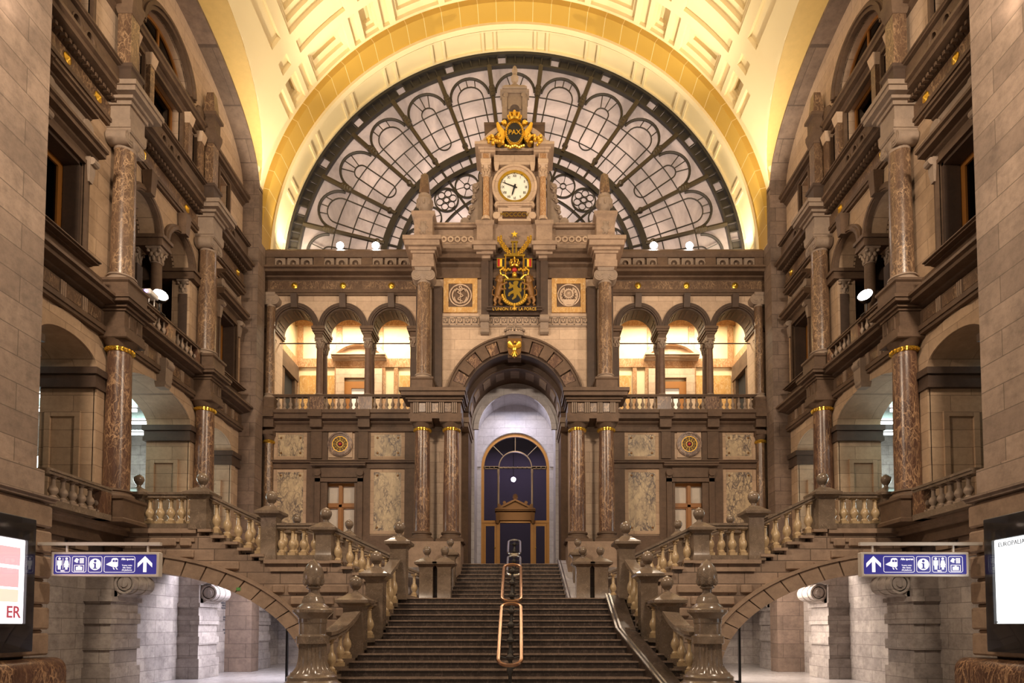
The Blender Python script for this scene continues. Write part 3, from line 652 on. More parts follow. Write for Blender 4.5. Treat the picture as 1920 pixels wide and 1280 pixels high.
# engaged columns, two storeys, with entablature blocks and attic pilasters
for y, q in ((YA, 'nearer'), (YB, 'farther')):
    X = -9.72
    L(column('engaged_column', X, y, 4.1, 4.72, 4.95, 8.34, 8.72, .295, 'lower red marble column with gilded neck, the %s of two on the left wall' % q, 'marble_red', 'doric'))
    b = MB(); b.box(-10.1, -9.36, y-.40, y+.40, 8.70, 8.88); b.box(-10.1, -9.40, y-.37, y+.37, 8.88, 9.26)
    for z0, z1, d in ((9.26, 9.33, .0), (9.33, 9.42, .06), (9.42, 9.50, .17), (9.50, 9.58, .20)): b.box(-10.1, -9.36+d, y-.40-d, y+.40+d, z0, z1)
    for k in (-.2, .12, ): 
        for j in range(3): b.box(-9.41, -9.37, y+k+j*.055, y+k+j*.055+.035, 8.90, 9.23)
    t = thing('entablature_block', (X, y, 8.70), 'projecting stone block over the %s lower column of the left wall' % q, 'entablature block'); b.build('block', 'stone_grey', t); L(t)
    L(column('engaged_column', X, y, 9.58, 10.06, 10.28, 13.46, 13.90, .27, 'upper brown marble column with scroll capital, the %s of two on the left wall' % q, 'marble_brown', 'ionic', axis='x'))
    b = MB(); b.box(-10.1, -9.40, y-.34, y+.34, 13.90, 14.10); b.box(-10.1, -9.44, y-.31, y+.31, 14.10, 14.46)
    for z0, z1, d in ((14.46, 14.56, .02), (14.56, 14.64, .10), (14.64, 14.76, .24), (14.76, 14.88, .28)): b.box(-10.1, -9.40+d, y-.34-d, y+.34+d, z0, z1)
    t = thing('entablature_block', (X, y, 13.9), 'projecting stone block over the %s upper column of the left wall' % q, 'entablature block'); b.build('block', 'stone_carved', t); L(t)
    t = thing('attic_pilaster', (X, y, 14.88), 'attic pilaster with obelisk top above the %s column of the left wall' % q, 'pilaster'); t['kind'] = 'thing'
    MB().sq(X, y, [(.27, 14.88), (.24, 14.95), (.24, 15.48), (.28, 15.52), (.28, 15.60)]).build('pedestal', 'stone_dark', t)
    MB().cbox(X, y, .17, .17, 15.60, 16.98).build('shaft', 'marble_brown', t)
    MB().sq(X, y, [(.18, 16.98), (.20, 17.05), (.25, 17.3), (.25, 17.42), (.20, 17.46), (.20, 17.80), (.27, 17.86), (.27, 17.95), (.17, 18.02)]).build('capital', 'stone_grey', t)
    MB().sq(X, y, [(.16, 18.02), (.17, 18.1), (.11, 18.7), (.001, 18.76)]).build('obelisk', 'marble_brown', t); L(t)
# corner piers and the stone arch over each side wall
def arch_soffit(b, x0, x1): b.ring(YC, 17.70, 5.16, 5.9, 'x', x0, x1, n=48, rz0=2.45, rz1=3.2)
b = MB(); arch_soffit(b, -10.5, -9.40)
o = struct(L(b.build('trim_10', 'stone_corner')))
struct(L(MB().box(-11.0, -9.4, 22.9, 23.55, 0, 17.75).build('pillar_left_far', 'stone_corner')))
b = MB(); b.box(-11.2, -9.4, 4.0, 12.58, 4.72, 24.5); b.box(-11.2, -9.30, 4.0, 12.66, 4.15, 4.72); b.prof(cornice_profile(-9.5, -9.02, 3.98, 4.16), 'y', 4.0, 12.72)
b.box(-11.2, -9.50, 4.0, 12.52, 0, 4.1)
struct(L(b.build('pillar_left_near', 'stone_pier')))
t = thing('rusticated_base', (-9.4, 8.3, 0), 'rusticated block courses at the foot of the near left pier', 'pier base')
for i in range(6):
    z0 = 1.02+i*.50; MB().box(-9.50, -9.10, 4.0, 12.66, z0+.03, z0+.46).box(-9.50, -9.18, 4.0, 12.60, z0+.46, z0+.53).build('block_course', 'stone_rustic', t, bevel=.06 if i < 6 else 0)
L(t)
t = thing('plinth', (-9.3, 8.3, 0), 'bulging red-brown marble plinth under the near left pier', 'plinth')
MB().prof([(-9.5, 0), (-8.86, 0), (-8.86, .78), (-8.90, .90), (-9.0, .98), (-9.1, 1.0), (-9.5, 1.0)], 'y', 4.0, 12.86).build('plinth_stone', 'marble_red', t, bevel=.04); L(t)
# ground-floor piers with scroll brackets
for y0, y1, q in ((15.5, 16.6, 'nearer'), (19.75, 20.95, 'farther'), (24.3, 25.3, 'last')):
    t = thing('scroll_pier', (-9.9, (y0+y1)/2, 0), 'rusticated ground-floor pier with scroll bracket, %s one under the left wall' % q, 'pier'); b = MB()
    b.box(-10.4, -9.72, y0, y1, 0, 3.2)
    for z0, z1, d in ((0, .62, .06), (1.05, 1.30, .05), (1.68, 1.95, .05), (2.22, 2.34, .07)): b.box(-10.4, -9.72+d, y0-d, y1+d, z0, z1)
    b.build('pier_shaft', 'stone_passage', t)
    k = MB(); ya, yb = y0+.12, y1-.12
    for r, e in ((.17, .03), (.09, .06)): k.lathe(-9.46, 2.66, [(r, ya-e), (r, yb+e)], 20, 'y')
    for i in range(5): k.lathe(-9.46, 2.66, [(.24+.02*(i % 2), ya+(yb-ya)*i/5), (.24+.02*(i % 2), ya+(yb-ya)*(i+.94)/5)], 24, 'y')
    k.ring(-9.46, 2.66, .20, .25, 'y', ya-.04, ya, 0, 2*PI, 24)
    k.lathe(-9.74, 2.40, [(.10, ya), (.10, yb)], 12, 'y')
    k.prof([(-9.75, 2.30), (-9.66, 2.34), (-9.45, 2.46), (-9.40, 2.92), (-9.75, 2.92)], 'y', ya, yb); k.prof(cornice_profile(-9.75, -9.2, 2.90, 3.05), 'y', y0-.05, y1+.05)
    k.build('scroll_bracket', 'stone_passage', t); L(t)
# side corridor behind the lower arcade
b = MB(); b.box(-15.2, -15.0, 12, 24, 4.1, 9.2); b.box(-15.2, -11.2, 12, 24, 9.0, 9.2); b.box(-15.2, -11, 23.3, 23.5, 4.1, 9.2); b.box(-15.2, -11, 12, 12.2, 4.1, 9.2)
struct(L(b.build('wall_left_corridor', 'stone_passage')))
for i, y in enumerate((14.4, 15.6, 16.8, 18.0, 19.2, 20.4, 21.6)):
    t = thing('ceiling_beam', (-13.1, y, 8.3), 'steel ceiling beam with tube light in the left side corridor', 'beam', 'corridor beams of the left side'); t['kind'] = 'thing'
    MB().box(-15, -11.3, y-.08, y+.08, 8.3, 8.55).build('beam', 'steel', t); MB().box(-14.6, -11.6, y+.2, y+.26, 8.22, 8.30).build('tube_light', 'tube_glow', t); L(t)
t = thing('corridor_archway', (-14.98, 20, 4.1), 'pale archway with glowing backing at the end of the left side corridor', 'archway'); b = MB()
b.plate(opening(19.0, 22.6, 4.1, 6.0, 1.2), [], 'x', -15.0, -14.94); b.build('backing', 'tube_glow', t)  # glowing plate stands in for the lit space beyond the archway
MB().ring(20.8, 6.0, 1.75, 1.95, 'x', -15.0, -14.85, n=20, rz0=1.15, rz1=1.35).build('arch_frame', 'steel', t); L(t)
# added unseen outer shell that keeps world light from leaking in
b = MB(); b.box(-16.2, -16.0, 4, 36, -.2, 30); struct(L(b.build('wall_left_outer', 'void')))
struct(MB().box(-16, 16, 36, 36.2, -.2, 30).build('wall_back_outer', 'dusk')); struct(MB().box(-16.2, 16.2, 4, 36.2, 30, 30.2).build('ceiling_outer', 'void'))
# ------------------------------------------------------------------ back wall, wings with arcaded gallery
YW = 24.0; GX = (-8.41, -6.56, -4.71); GR = .77; GZ = 13.05
def g_arch(c): return arc(c, GZ, GR, GR, 0, PI, 20)
arcade = [(GX[0]-GR, 9.7), (GX[2]+GR, 9.7)]
for c in reversed(GX): arcade += arc(c, GZ, GR, GR, 0, PI, 20)
struct(L(MB().plate(rect(-9.7, -3.4, 3.8, 14.4), [arcade, rect(-7.32, -5.92, 4.1, 7.06)], 'y', YW, 24.86).build('wall_left_back', 'stone_pale')))
def frieze_boards(b):
    for x0, x1 in ((-9.45, -9.12), (-7.86, -7.08), (-6.05, -5.46), (-4.16, -3.4)): b.box(x0, x1, YW-.06, YW+.1, 3.9, 9.12)
    for x0, x1 in ((-7.74, -7.24), (-5.94, -5.50)): b.box(x0+.04, x1-.04, YW-.12, YW, 7.95, 8.97)
    b.box(-9.45, -3.4, YW-.08, YW+.1, 7.58, 7.90); b.box(-9.45, -3.4, YW-.13, YW+.1, 8.98, 9.14); b.box(-9.45, -3.4, YW-.09, YW+.1, 3.9, 5.04)
b = MB(); frieze_boards(b)
b.prof(cornice_profile(YW+.05, YW-.22, 7.70, 7.88), 'x', -9.4, -3.6)
struct(L(b.build('trim_20', 'stone_grey')))
b = MB(); b.prof(cornice_profile(YW+.05, YW-.42, 9.14, 9.72), 'x', -9.5, -3.5)
for x in (-7.47, -5.67, -9.28): b.box(x-.22, x+.22, YW-.30, YW, 9.1, 9.5); b.box(x-.26, x+.26, YW-.46, YW, 9.45, 9.72)
struct(L(b.build('trim_21', 'stone_grey')))
for i, (x0, x1, z0, z1, q) in enumerate(((-9.05, -7.92, 5.14, 7.52, 'tall veined marble panel beside the corner pier'), (-5.40, -4.22, 5.14, 7.52, 'tall veined marble panel beside the portal columns'), (-9.05, -7.92, 7.98, 8.96, 'square veined marble panel beside the corner pier'), (-5.40, -4.22, 7.98, 8.96, 'square veined marble panel beside the portal columns'))):
    t = thing('marble_panel', ((x0+x1)/2, YW, z0), q+', left part of the back wall', 'marble panel')
    d = .075
    MB().plate(rect(x0-.16, x1+.16, z0-.05, z1+.03), [rect(x0+d, x1-d, z0+d, z1-d)], 'y', YW-.03, YW+.02).build('surround', 'stone_cream', t)
    MB().box(x0+d, x1-d, YW-.02, YW+.02, z0+d, z1-d).build('slab', 'marble_breccia', t)
    for xx in (x0+.2, x1-.2):
        for zz in (z0+.2, z1-.2): MB().lathe(xx, zz, [(.045, YW-.02), (.03, YW-.045), (.001, YW-.05)], 10, 'y').build('stud', 'bronze', t)
    L(t)
t = thing('roundel', (-6.62, YW, 8.0), 'dark round medallion with gilt wheel ornament in the left part of the back wall', 'medallion')
MB().box(-7.05, -6.15, YW-.05, YW+.02, 8.0, 9.02).build('backing_square', 'stone_pale', t)
cx, cz = -6.6, 8.50
MB().ring(cx, cz, .30, .47, 'y', YW-.12, YW-.04, 0, 2*PI, 32).ring(cx, cz, .40, .44, 'y', YW-.15, YW-.1, 0, 2*PI, 32).build('stone_ring', 'marble_red', t)
MB().lathe(cx, cz, [(.31, YW-.05), (.31, YW-.08)], 28, 'y').build('disc', 'iron', t)
g = MB().ring(cx, cz, .27, .30, 'y', YW-.11, YW-.07, 0, 2*PI, 32).ring(cx, cz, .11, .13, 'y', YW-.11, YW-.07, 0, 2*PI, 20)
for i in range(12):
    a = 2*PI*i/12; g.tube([(cx+.13*math.cos(a), YW-.09, cz+.13*math.sin(a)), (cx+.27*math.cos(a), YW-.09, cz+.27*math.sin(a))], .012, 6); g.ball((cx+.20*math.cos(a+.26), YW-.09, cz+.20*math.sin(a+.26)), .022, 6)
g.build('gilt_wheel', 'gold_paint', t); MB().ball((cx, YW-.09, cz), .07, 10).build('boss', 'red_enamel', t); L(t)
# casement with orange frame between the marble panels
WINN[0] += 1; t = link('window_%d' % WINN[0], None, None, (-6.62, YW+.2, 4.1)); struct(t, 'orange wooden casement with four curtained panes, left part of the back wall', 'window')
b = MB(); b.plate(rect(-7.32, -5.92, 4.1, 7.06), [rect(-7.22, -6.70, 6.30, 6.95), rect(-6.54, -6.02, 6.30, 6.95), rect(-7.18, -6.72, 4.25, 6.10), rect(-6.52, -6.06, 4.25, 6.10)], 'y', YW+.16, YW+.26)
b.box(-7.3, -5.94, YW+.12, YW+.2, 6.14, 6.24); b.box(-6.68, -6.56, YW+.12, YW+.2, 4.15, 7.0); b.build('wood_frame', 'wood', t)
MB().box(-7.25, -5.99, YW+.20, YW+.22, 4.2, 7.0).build('pane', 'glass_clear', t); MB().box(-7.25, -5.99, YW+.25, YW+.27, 4.2, 7.0).build('curtain', 'curtain_white', t); L(t)
b = MB(); b.box(-7.52, -7.32, YW-.14, YW+.1, 4.1, 7.3); b.box(-5.92, -5.72, YW-.14, YW+.1, 4.1, 7.3); b.box(-7.52, -5.72, YW-.14, YW+.1, 7.06, 7.20); b.box(-7.30, -5.94, YW-.10, YW, 7.24, 7.60)
b.prof(cornice_profile(YW, YW-.3, 7.56, 7.76), 'x', -7.65, -5.6)
for x in (-7.42, -5.82): b.lathe(x, 7.40, [(.13, YW-.2), (.13, YW)], 12, 'y')
t = thing('casement_surround', (-6.62, YW-.1, 4.1), 'grey stone surround with carved frieze around the left casement of the back wall', 'window surround'); b.build('surround', 'stone_grey', t); L(t)
# arcade of the gallery
for c, q in zip(GX, ('outermost', 'middle', 'innermost')):
    t = thing('arch_ring', (c, YW, GZ), 'dark moulded arch with keystone, %s of three over the left gallery' % q, 'arch')
    MB().ring(c, GZ, GR-.02, GR+.16, 'y', YW-.07, YW+.05, n=24).ring(c, GZ, GR+.03, GR+.08, 'y', YW-.10, YW, n=24).build('archivolt', 'stone_dark', t)
    MB().ring(c, GZ, GR-.07, GR, 'y', YW, 24.86, n=24).build('soffit', 'stone_dark', t)
    s = MB()
    for i in range(5):
        a = PI*(i+.5)/5
        for d in (-.12, .12): s.ring(c, GZ, GR-.09, GR-.06, 'y', YW+.15, YW+.7, a+d-.05, a+d+.05, 2)
    s.build('soffit_panel', 'stone_grey', t)
    MB().prof([(YW, GZ+GR-.05), (YW-.13, GZ+GR-.05), (YW-.18, GZ+GR+.2), (YW-.22, 14.27), (YW, 14.27)], 'x', c-.12, c+.12).build('keystone', 'stone_dark', t); L(t)
for x, q in ((-7.485, 'outer'), (-5.635, 'inner')):
    for y, d in ((24.13, 'front'), (24.72, 'rear')):
        L(column('gallery_column', x, y, 9.72, 10.32, 10.50, 12.26, 12.62, .125, 'slender %s column of the %s pair in the left gallery arcade' % (d, q), 'stone_brown', 'corinthian'))
    t = thing('impost_block', (x, 24.43, 12.62), 'flared impost block over the %s column pair of the left gallery' % q, 'impost block'); b = MB()
    for z0, z1, d in ((12.62, 12.78, 0), (12.78, 12.86, .03), (12.86, 12.95, .08), (12.95, 13.05, .11)): b.box(x-.15-d, x+.15+d, YW-.02-d, 24.88+d*.3, z0, z1)
    b.build('block', 'stone_grey', t); L(t)
for x, q in ((-9.33, 'corner'), (-3.86, 'portal')):
    t = thing('gallery_pilaster', (x, 24.4, 9.72), 'dark square half-pier at the %s end of the left gallery arcade' % q, 'pilaster'); t['kind'] = 'thing'
    MB().box(x-.12, x+.12, YW-.04, 24.86, 9.72, 12.30).build('shaft', 'stone_dark', t)
    corinthian(x, YW+.05, 12.26, 12.62, .11).build('capital', 'stone_carved', t); b = MB()
    for z0, z1, d in ((12.62, 12.86, 0), (12.86, 12.95, .08), (12.95, 13.05, .11)): b.box(x-.14-d, x+.14+d, YW-.02-d, 24.88, z0, z1)
    b.build('impost', 'stone_grey', t); L(t)
t = thing('tie_rod', (-6.6, 24.5, 12.66), 'thin brown iron tie rod spanning the left gallery arches', 'tie rod'); MB().tube([(-9.6, 24.55, 12.66), (-3.5, 24.55, 12.66)], .025, 8).build('rod', 'wood_dark', t); L(t)
L(balustrade((-9.35, YW-.12, 9.72), (-3.75, YW-.12, 9.72), 24, 'stone balustrade in front of the left gallery', None, .64, .26, 'stone_grey', 'stone_carved', .07, .09, .062, inset=.8, pads=((0, .035), (.29, .385), (.615, .71), (.965, 1))))
# entablature and attic parapet over the gallery
b = MB(); b.box(-9.6, -3.4, YW-.06, YW+.1, 14.26, 14.36); b.box(-9.6, -3.4, YW-.10, YW+.1, 14.36, 14.48); b.prof(cornice_profile(YW+.1, YW-.62, 14.80, 15.14), 'x', -9.6, -3.4)
b.box(-9.6, -3.4, YW-.02, 24.9, 14.4, 15.1)
e = struct(L(b.build('trim_22', 'stone_grey'))); MB().box(-9.6, -3.4, YW-.08, YW, 14.48, 14.80).build('frieze', 'marble_brown', e)
for x in GX: MB().lathe(x, 14.62, [(.11, YW-.08), (.12, YW-.11), (.07, YW-.13), (.08, YW-.15), (.001, YW-.2)], 14, 'y').build('gilded_rosette', 'gold', e)
t = thing('attic_parapet', (-6.5, YW, 15.14), 'stone parapet with rosette squares above the left gallery', 'parapet')
MB().box(-9.6, -3.4, YW-.22, YW+.25, 15.12, 15.62).build('wall_panel', 'stone_grey', t)
b = MB(); b.prof([(YW+.35, 15.58), (YW-.36, 15.58), (YW-.42, 15.68), (YW-.42, 15.80), (YW-.30, 15.92), (YW+.35, 15.92)], 'x', -9.6, -3.4); b.build('coping', 'stone_grey', t)
for x in (-9.3, -7.42, -5.60, -3.75): MB().box(x-.2, x+.2, YW-.34, YW-.22, 15.14, 15.60).build('pier', 'stone_grey', t)
for c in GX:
    for d in (-.52, 0, .52):
        q = MB().plate(rect(c+d-.22, c+d+.22, 15.16, 15.58), [arc(c+d, 15.37, .12, .12, 0, 2*PI, 14)[:-1]], 'y', YW-.29, YW-.22).ring(c+d, 15.37, .12, .155, 'y', YW-.32, YW-.26, 0, 2*PI, 16); q.ball((c+d, YW-.24, 15.37), .06, 8); q.build('rosette_square', 'stone_carved', t)
L(t)
for x, q in ((-6.66, 'outer'), (-5.30, 'inner')):
    t = thing('floodlight', (x, YW-.15, 15.92), 'bright %s floodlight on the parapet above the left gallery' % q, 'floodlight')
    MB().box(x-.05, x+.05, YW-.2, YW-.1, 15.92, 15.98).tube([(x, YW-.15, 15.95), (x, YW-.15, 16.06)], .02, 6).build('bracket', 'iron', t)
    MB().lathe(x, 16.12, [(.10, YW-.05), (.15, YW-.15), (.16, YW-.21)], 16, 'y').build('housing', 'iron', t)
    MB().lathe(x, 16.12, [(.145, YW-.215), (.001, YW-.22)], 16, 'y').build('lens', 'lamp_glow', t); L(t)
# corner pilasters beside the piers
for zb, zp, zs, zc, z1, cap, q in ((4.1, 4.8, 5.0, 8.5, 8.95, 'doric', 'lower'), (9.72, 10.2, 10.4, 13.75, 14.26, 'ionic', 'upper')):
    L(column('corner_column', -9.28, YW-.12, zb, zp, zs, zc, z1, .17, '%s slim red corner column at the left end of the back wall' % q, 'marble_brown', cap))
# gallery room behind the arcade
b = MB(); b.box(-10, -3.2, 27.5, 27.7, 9.2, 15.3); b.box(-9.9, -9.62, 24.86, 27.5, 9.2, 15.3); b.box(-3.6, -3.3, 24.86, 27.5, 9.2, 15.3); b.box(-10, -3.2, 24.5, 27.7, 15.1, 15.3)
struct(L(b.build('wall_left_gallery', 'plaster_gallery'))); struct(L(MB().box(-10, -3.2, 24.0, 27.7, 9.3, 9.70).build('floor_left_gallery', 'floor_stone')))
b = MB()
for z0, z1 in ((12.9, 13.28), (14.75, 15.1)): b.box(-9.62, -3.6, 27.40, 27.5, z0, z1)
b.box(-9.62, -9.50, 24.9, 27.5, 12.9, 13.28)
for x in (-9.55, -8.35, -7.78, -5.75, -5.2, -3.7): b.box(x-.09, x+.09, 27.42, 27.5, 9.7, 12.92)
for x in (-9.4, -7.7, -5.9, -3.75): b.box(x-.12, x+.12, 27.43, 27.5, 13.25, 14.8)
struct(L(b.build('trim_23', 'marble_orange')))
for x0, x1, q in ((-9.4, -8.5, 'outer'), (-8.2, -7.85, 'narrow'), (-5.05, -3.85, 'inner')):
    t = thing('gallery_marble_panel', ((x0+x1)/2, 27.5, 9.8), '%s yellow marble panel on the rear wall of the left gallery' % q, 'marble panel'); MB().box(x0, x1, 27.45, 27.5, 9.8, 12.55).build('slab', 'marble_sienna', t); L(t)
WINN[0] += 1; t = link('door_%d' % WINN[0], None, None, (-6.78, 27.45, 9.7)); struct(t, 'orange wooden door with white pane at the rear of the left gallery', 'door')
b = MB(); b.box(-7.78, -7.42, 27.3, 27.5, 9.7, 12.4); b.box(-6.14, -5.78, 27.3, 27.5, 9.7, 12.4); b.box(-7.78, -5.78, 27.3, 27.5, 12.4, 12.8); b.build('door_surround', 'stone_pale', t)
b = MB(); b.prof(cornice_profile(27.5, 27.05, 13.12, 13.37), 'x', -7.95, -5.6); b.ring(-6.78, 12.47, 1.32, 1.5, 'y', 27.1, 27.5, .68, PI-.68, 20); b.plate([(-7.9, 13.32)]+arc(-6.78, 12.47, 1.34, 1.34, PI-.70, .70, 16)+[(-5.66, 13.32)], [], 'y', 27.3, 27.5); b.build('curved_pediment', 'stone_pale', t)
MB().plate(rect(-7.42, -6.14, 9.7, 12.25), [rect(-7.12, -6.44, 11.0, 11.95)], 'y', 27.36, 27.44).build('door_leaf', 'wood', t); MB().box(-7.14, -6.42, 27.42, 27.46, 10.97, 11.98).build('white_pane', 'white_paint', t); L(t)
t = thing('side_doorway', (-9.6, 26.5, 9.7), 'framed dark doorway in the end wall of the left gallery', 'doorway'); b = MB()
b.box(-9.62, -9.44, 25.55, 25.8, 9.7, 12.2); b.box(-9.62, -9.44, 27.0, 27.25, 9.7, 12.2); b.box(-9.62, -9.40, 25.45, 27.35, 12.2, 12.85); b.build('door_surround', 'stone_grey', t); MB().box(-9.62, -9.58, 25.8, 27.0, 9.7, 12.2).build('opening_shadow', 'void', t); L(t)
# ------------------------------------------------------------------ portal in the middle of the back wall
YP = 23.1; AZ = 9.68
struct(MB().plate(rect(-3.6, 3.6, 2.0, 15.3), [opening(-2.0, 2.0, 3.85, AZ, n=32)], 'y', YP, 23.8).build('wall_portal', 'stone_pale'))
struct(MB().plate(rect(-3.6, 3.6, 2.0, 13.2), [opening(-1.74, 1.74, 3.85, AZ-.05, n=32)], 'y', 23.8, 25.3).build('wall_portal_inner', 'stone_grey'))
struct(MB().plate(rect(-3.6, 3.6, 2.0, 13.2), [opening(-1.62, 1.62, 3.85, AZ-.2, n=32)], 'y', 25.3, 27.0).build('wall_niche', 'stone_niche'))
struct(MB().plate(rect(-3.6, 3.6, 2.0, 13.2), [opening(-1.45, 1.45, 3.85, 8.40, n=32)], 'y', 27.0, 27.5).build('wall_niche_end', 'stone_niche'))
struct(MB().box(-2.0, 2.0, 23.06, 30, 3.4, 3.85).build('floor_portal', 'tread_stone'))
b = MB(); b.ring(0, AZ-.2, 1.45, 1.66, 'y', 25.22, 25.34, n=32); b.ring(0, 8.4, 1.47, 1.80, 'y', 26.94, 27.0, n=32); struct(b.build('trim_30', 'stone_niche'))
b = MB()
for x in (-1.86, 1.86): b.box(x-.16, x+.16, 23.15, 25.25, AZ-.75, AZ-.6); b.box(x-.2, x+.2, 23.1, 25.3, AZ-.6, AZ-.42)
for i in range(9):
    a = PI*(i+.5)/9
    b.ring(0, AZ, 1.68, 1.76, 'y', 24.05, 24.75, a-.10, a+.10, 3)
struct(b.build('trim_31', 'stone_carved'))
t = thing('portal_arch', (0, YP, AZ), 'great round arch of alternating grey and red stones over the staircase', 'arch')
n = 17
for i in range(n):
    a0, a1 = PI*i/n, PI*(i+1)/n
    g = i % 2 == 1
    MB().ring(0, AZ, 1.96, 2.40, 'y', YP-(.22 if g else .15), YP+.2, a0+.008, a1-.008, 4).build('voussoir', 'stone_grey' if g else 'marble_red', t)
MB().ring(0, AZ, 2.40, 2.52, 'y', YP-.20, YP+.1, n=40).ring(0, AZ, 2.48, 2.54, 'y', YP-.25, YP, n=40).build('outer_moulding', 'stone_grey', t)
MB().ring(0, AZ, 1.88, 2.0, 'y', YP-.1, 23.85, n=40).build('soffit', 'stone_dark', t)
MB().ring(0, AZ, 1.72, 1.90, 'y', 23.72, 24.0, n=40).build('inner_moulding', 'stone_dark', t)
# keystone shield with gilt eagle and stone crown
t = thing('eagle_keystone', (0, YP-.3, 11.5), 'keystone shield with gilt spread eagle and carved stone crown above the great arch', 'keystone')
MB().prof([(YP, 11.3), (YP-.30, 11.35), (YP-.38, 12.15), (YP, 12.15)], 'x', -.24, .24).build('block', 'stone_grey', t)
MB().plate([(-.26, 12.0), (-.26, 11.65), (-.20, 11.42), (0, 11.28), (.20, 11.42), (.26, 11.65), (.26, 12.0)], [], 'y', YP-.44, YP-.36).build('shield', 'bronze', t)
e = MB(); y = YP-.47
e.ball((0, y, 11.62), .08, 10, 1, .6, 1.8); e.ball((0.01, y, 11.84), .05, 8); e.tube([(0.03, y, 11.84), (.09, y, 11.82)], .018, 6)
for s in (-1, 1):
    for k in range(6):
        a = .15+k*.27; e.tube([(s*.06, y, 11.72-.02*k, .03), (s*(.08+.16*math.sin(a+.4)), y, 11.66+.22*math.cos(a), .022), (s*(.08+.18*math.sin(a+.5)), y, 11.62+.26*math.cos(a), .006)], .02, 6)
    e.tube([(s*.04, y, 11.5, .03), (s*.12, y, 11.38, .015)], .02, 6)
for k in (-.06, 0, .06): e.tube([(0, y, 11.5, .03), (k, y, 11.32, .02)], .02, 6)
e.build('gilt_eagle', 'gold', t)
c = MB(); c.lathe(0, YP-.34, [(.34, 12.12), (.36, 12.18), (.34, 12.24)], 24, ex=1, ey=.5)
for i in range(9):
    a = PI*i/8; c.ball((.34*math.cos(a), YP-.34-.17*math.sin(a), 12.32), .055, 8)
for k in (-1, 0, 1): c.tube([(k*.30, YP-.4, 12.3), (k*.24, YP-.42, 12.44), (0, YP-.36, 12.48)], .04, 6)
c.ball((0, YP-.36, 12.54), .07, 8); c.build('stone_crown', 'stone_carved', t)
# side pieces: paired lower columns, entablature, upper column  (left; mirrored later)
struct(L(MB().box(-3.75, -1.85, 21.95, 23.1, 2.3, 4.55).build('trim_32', 'stone_rustic')))
for x, q in ((-3.27, 'outer'), (-2.24, 'inner')):
    L(column('portal_column', x, 22.5, 4.55, 4.62, 4.95, 8.52, 8.90, .285, 'lower red marble column with gilded neck, the %s of the pair left of the portal' % q, 'marble_red', 'doric'))
b = MB(); b.box(-3.70, -1.84, 22.12, 23.1, 8.90, 9.08); b.box(-3.66, -1.88, 22.17, 23.1, 9.08, 9.48)
for z0, z1, d in ((9.48, 9.56, .03), (9.56, 9.64, .10), (9.64, 9.78, .24), (9.78, 9.90, .30)): b.box(-3.70-d, -1.84+d*.5, 22.12-d, 23.1, z0, z1)
t = thing('portal_entablature', (-2.77, 22.6, 8.9), 'projecting entablature with triglyphs over the paired columns left of the portal', 'entablature'); b.build('block', 'stone_grey', t)
for i in range(4):
    x = -3.45+i*.45; k = MB()
    for j in range(3): k.box(x+j*.065-.09, x+j*.065-.05, 22.12, 22.17, 9.10, 9.47)
    k.build('triglyph', 'stone_carved', t)
    if i < 3: MB().box(x+.11, x+.33, 22.145, 22.17, 9.14, 9.45).build('marble_square', 'marble_brown', t)
L(t)
L(column('portal_column', -3.27, 22.62, 9.90, 10.42, 10.62, 13.95, 14.45, .25, 'tall upper brown marble column with scroll capital left of the portal arch', 'marble_brown', 'ionic'))
b = MB(); b.box(-2.98, -2.66, YP-.12, YP, 9.9, 14.1); b.box(-3.62, -3.50, YP-.1, YP, 9.9, 14.1); struct(L(b.build('trim_33', 'stone_dark')))
b = MB(); b.box(-2.66, -1.86, YP-.30, YP, 9.9, 10.05); struct(L(b.build('trim_34', 'stone_grey')))
# greek key band
b = MB(); b.box(-2.85, 2.85, YP-.04, YP, 12.62, 13.02); struct(b.build('trim_35', 'stone_carved'))
k = MB(); p = .27
for i in range(20):
    x = -2.68+i*p; y0, y1 = YP-.065, YP-.035; w = .028
    for (xa, xb, za, zb) in ((0, p, 12.68, 12.71), (0, w, 12.68, 12.95), (0, p*.78, 12.92, 12.95), (p*.78-w, p*.78, 12.77, 12.95), (p*.3, p*.78, 12.77, 12.80), (p*.3, p*.3+w, 12.77, 12.87)): k.box(x+xa, x+xb, y0, y1, za, zb)
struct(k.build('trim_36', 'stone_pale'))
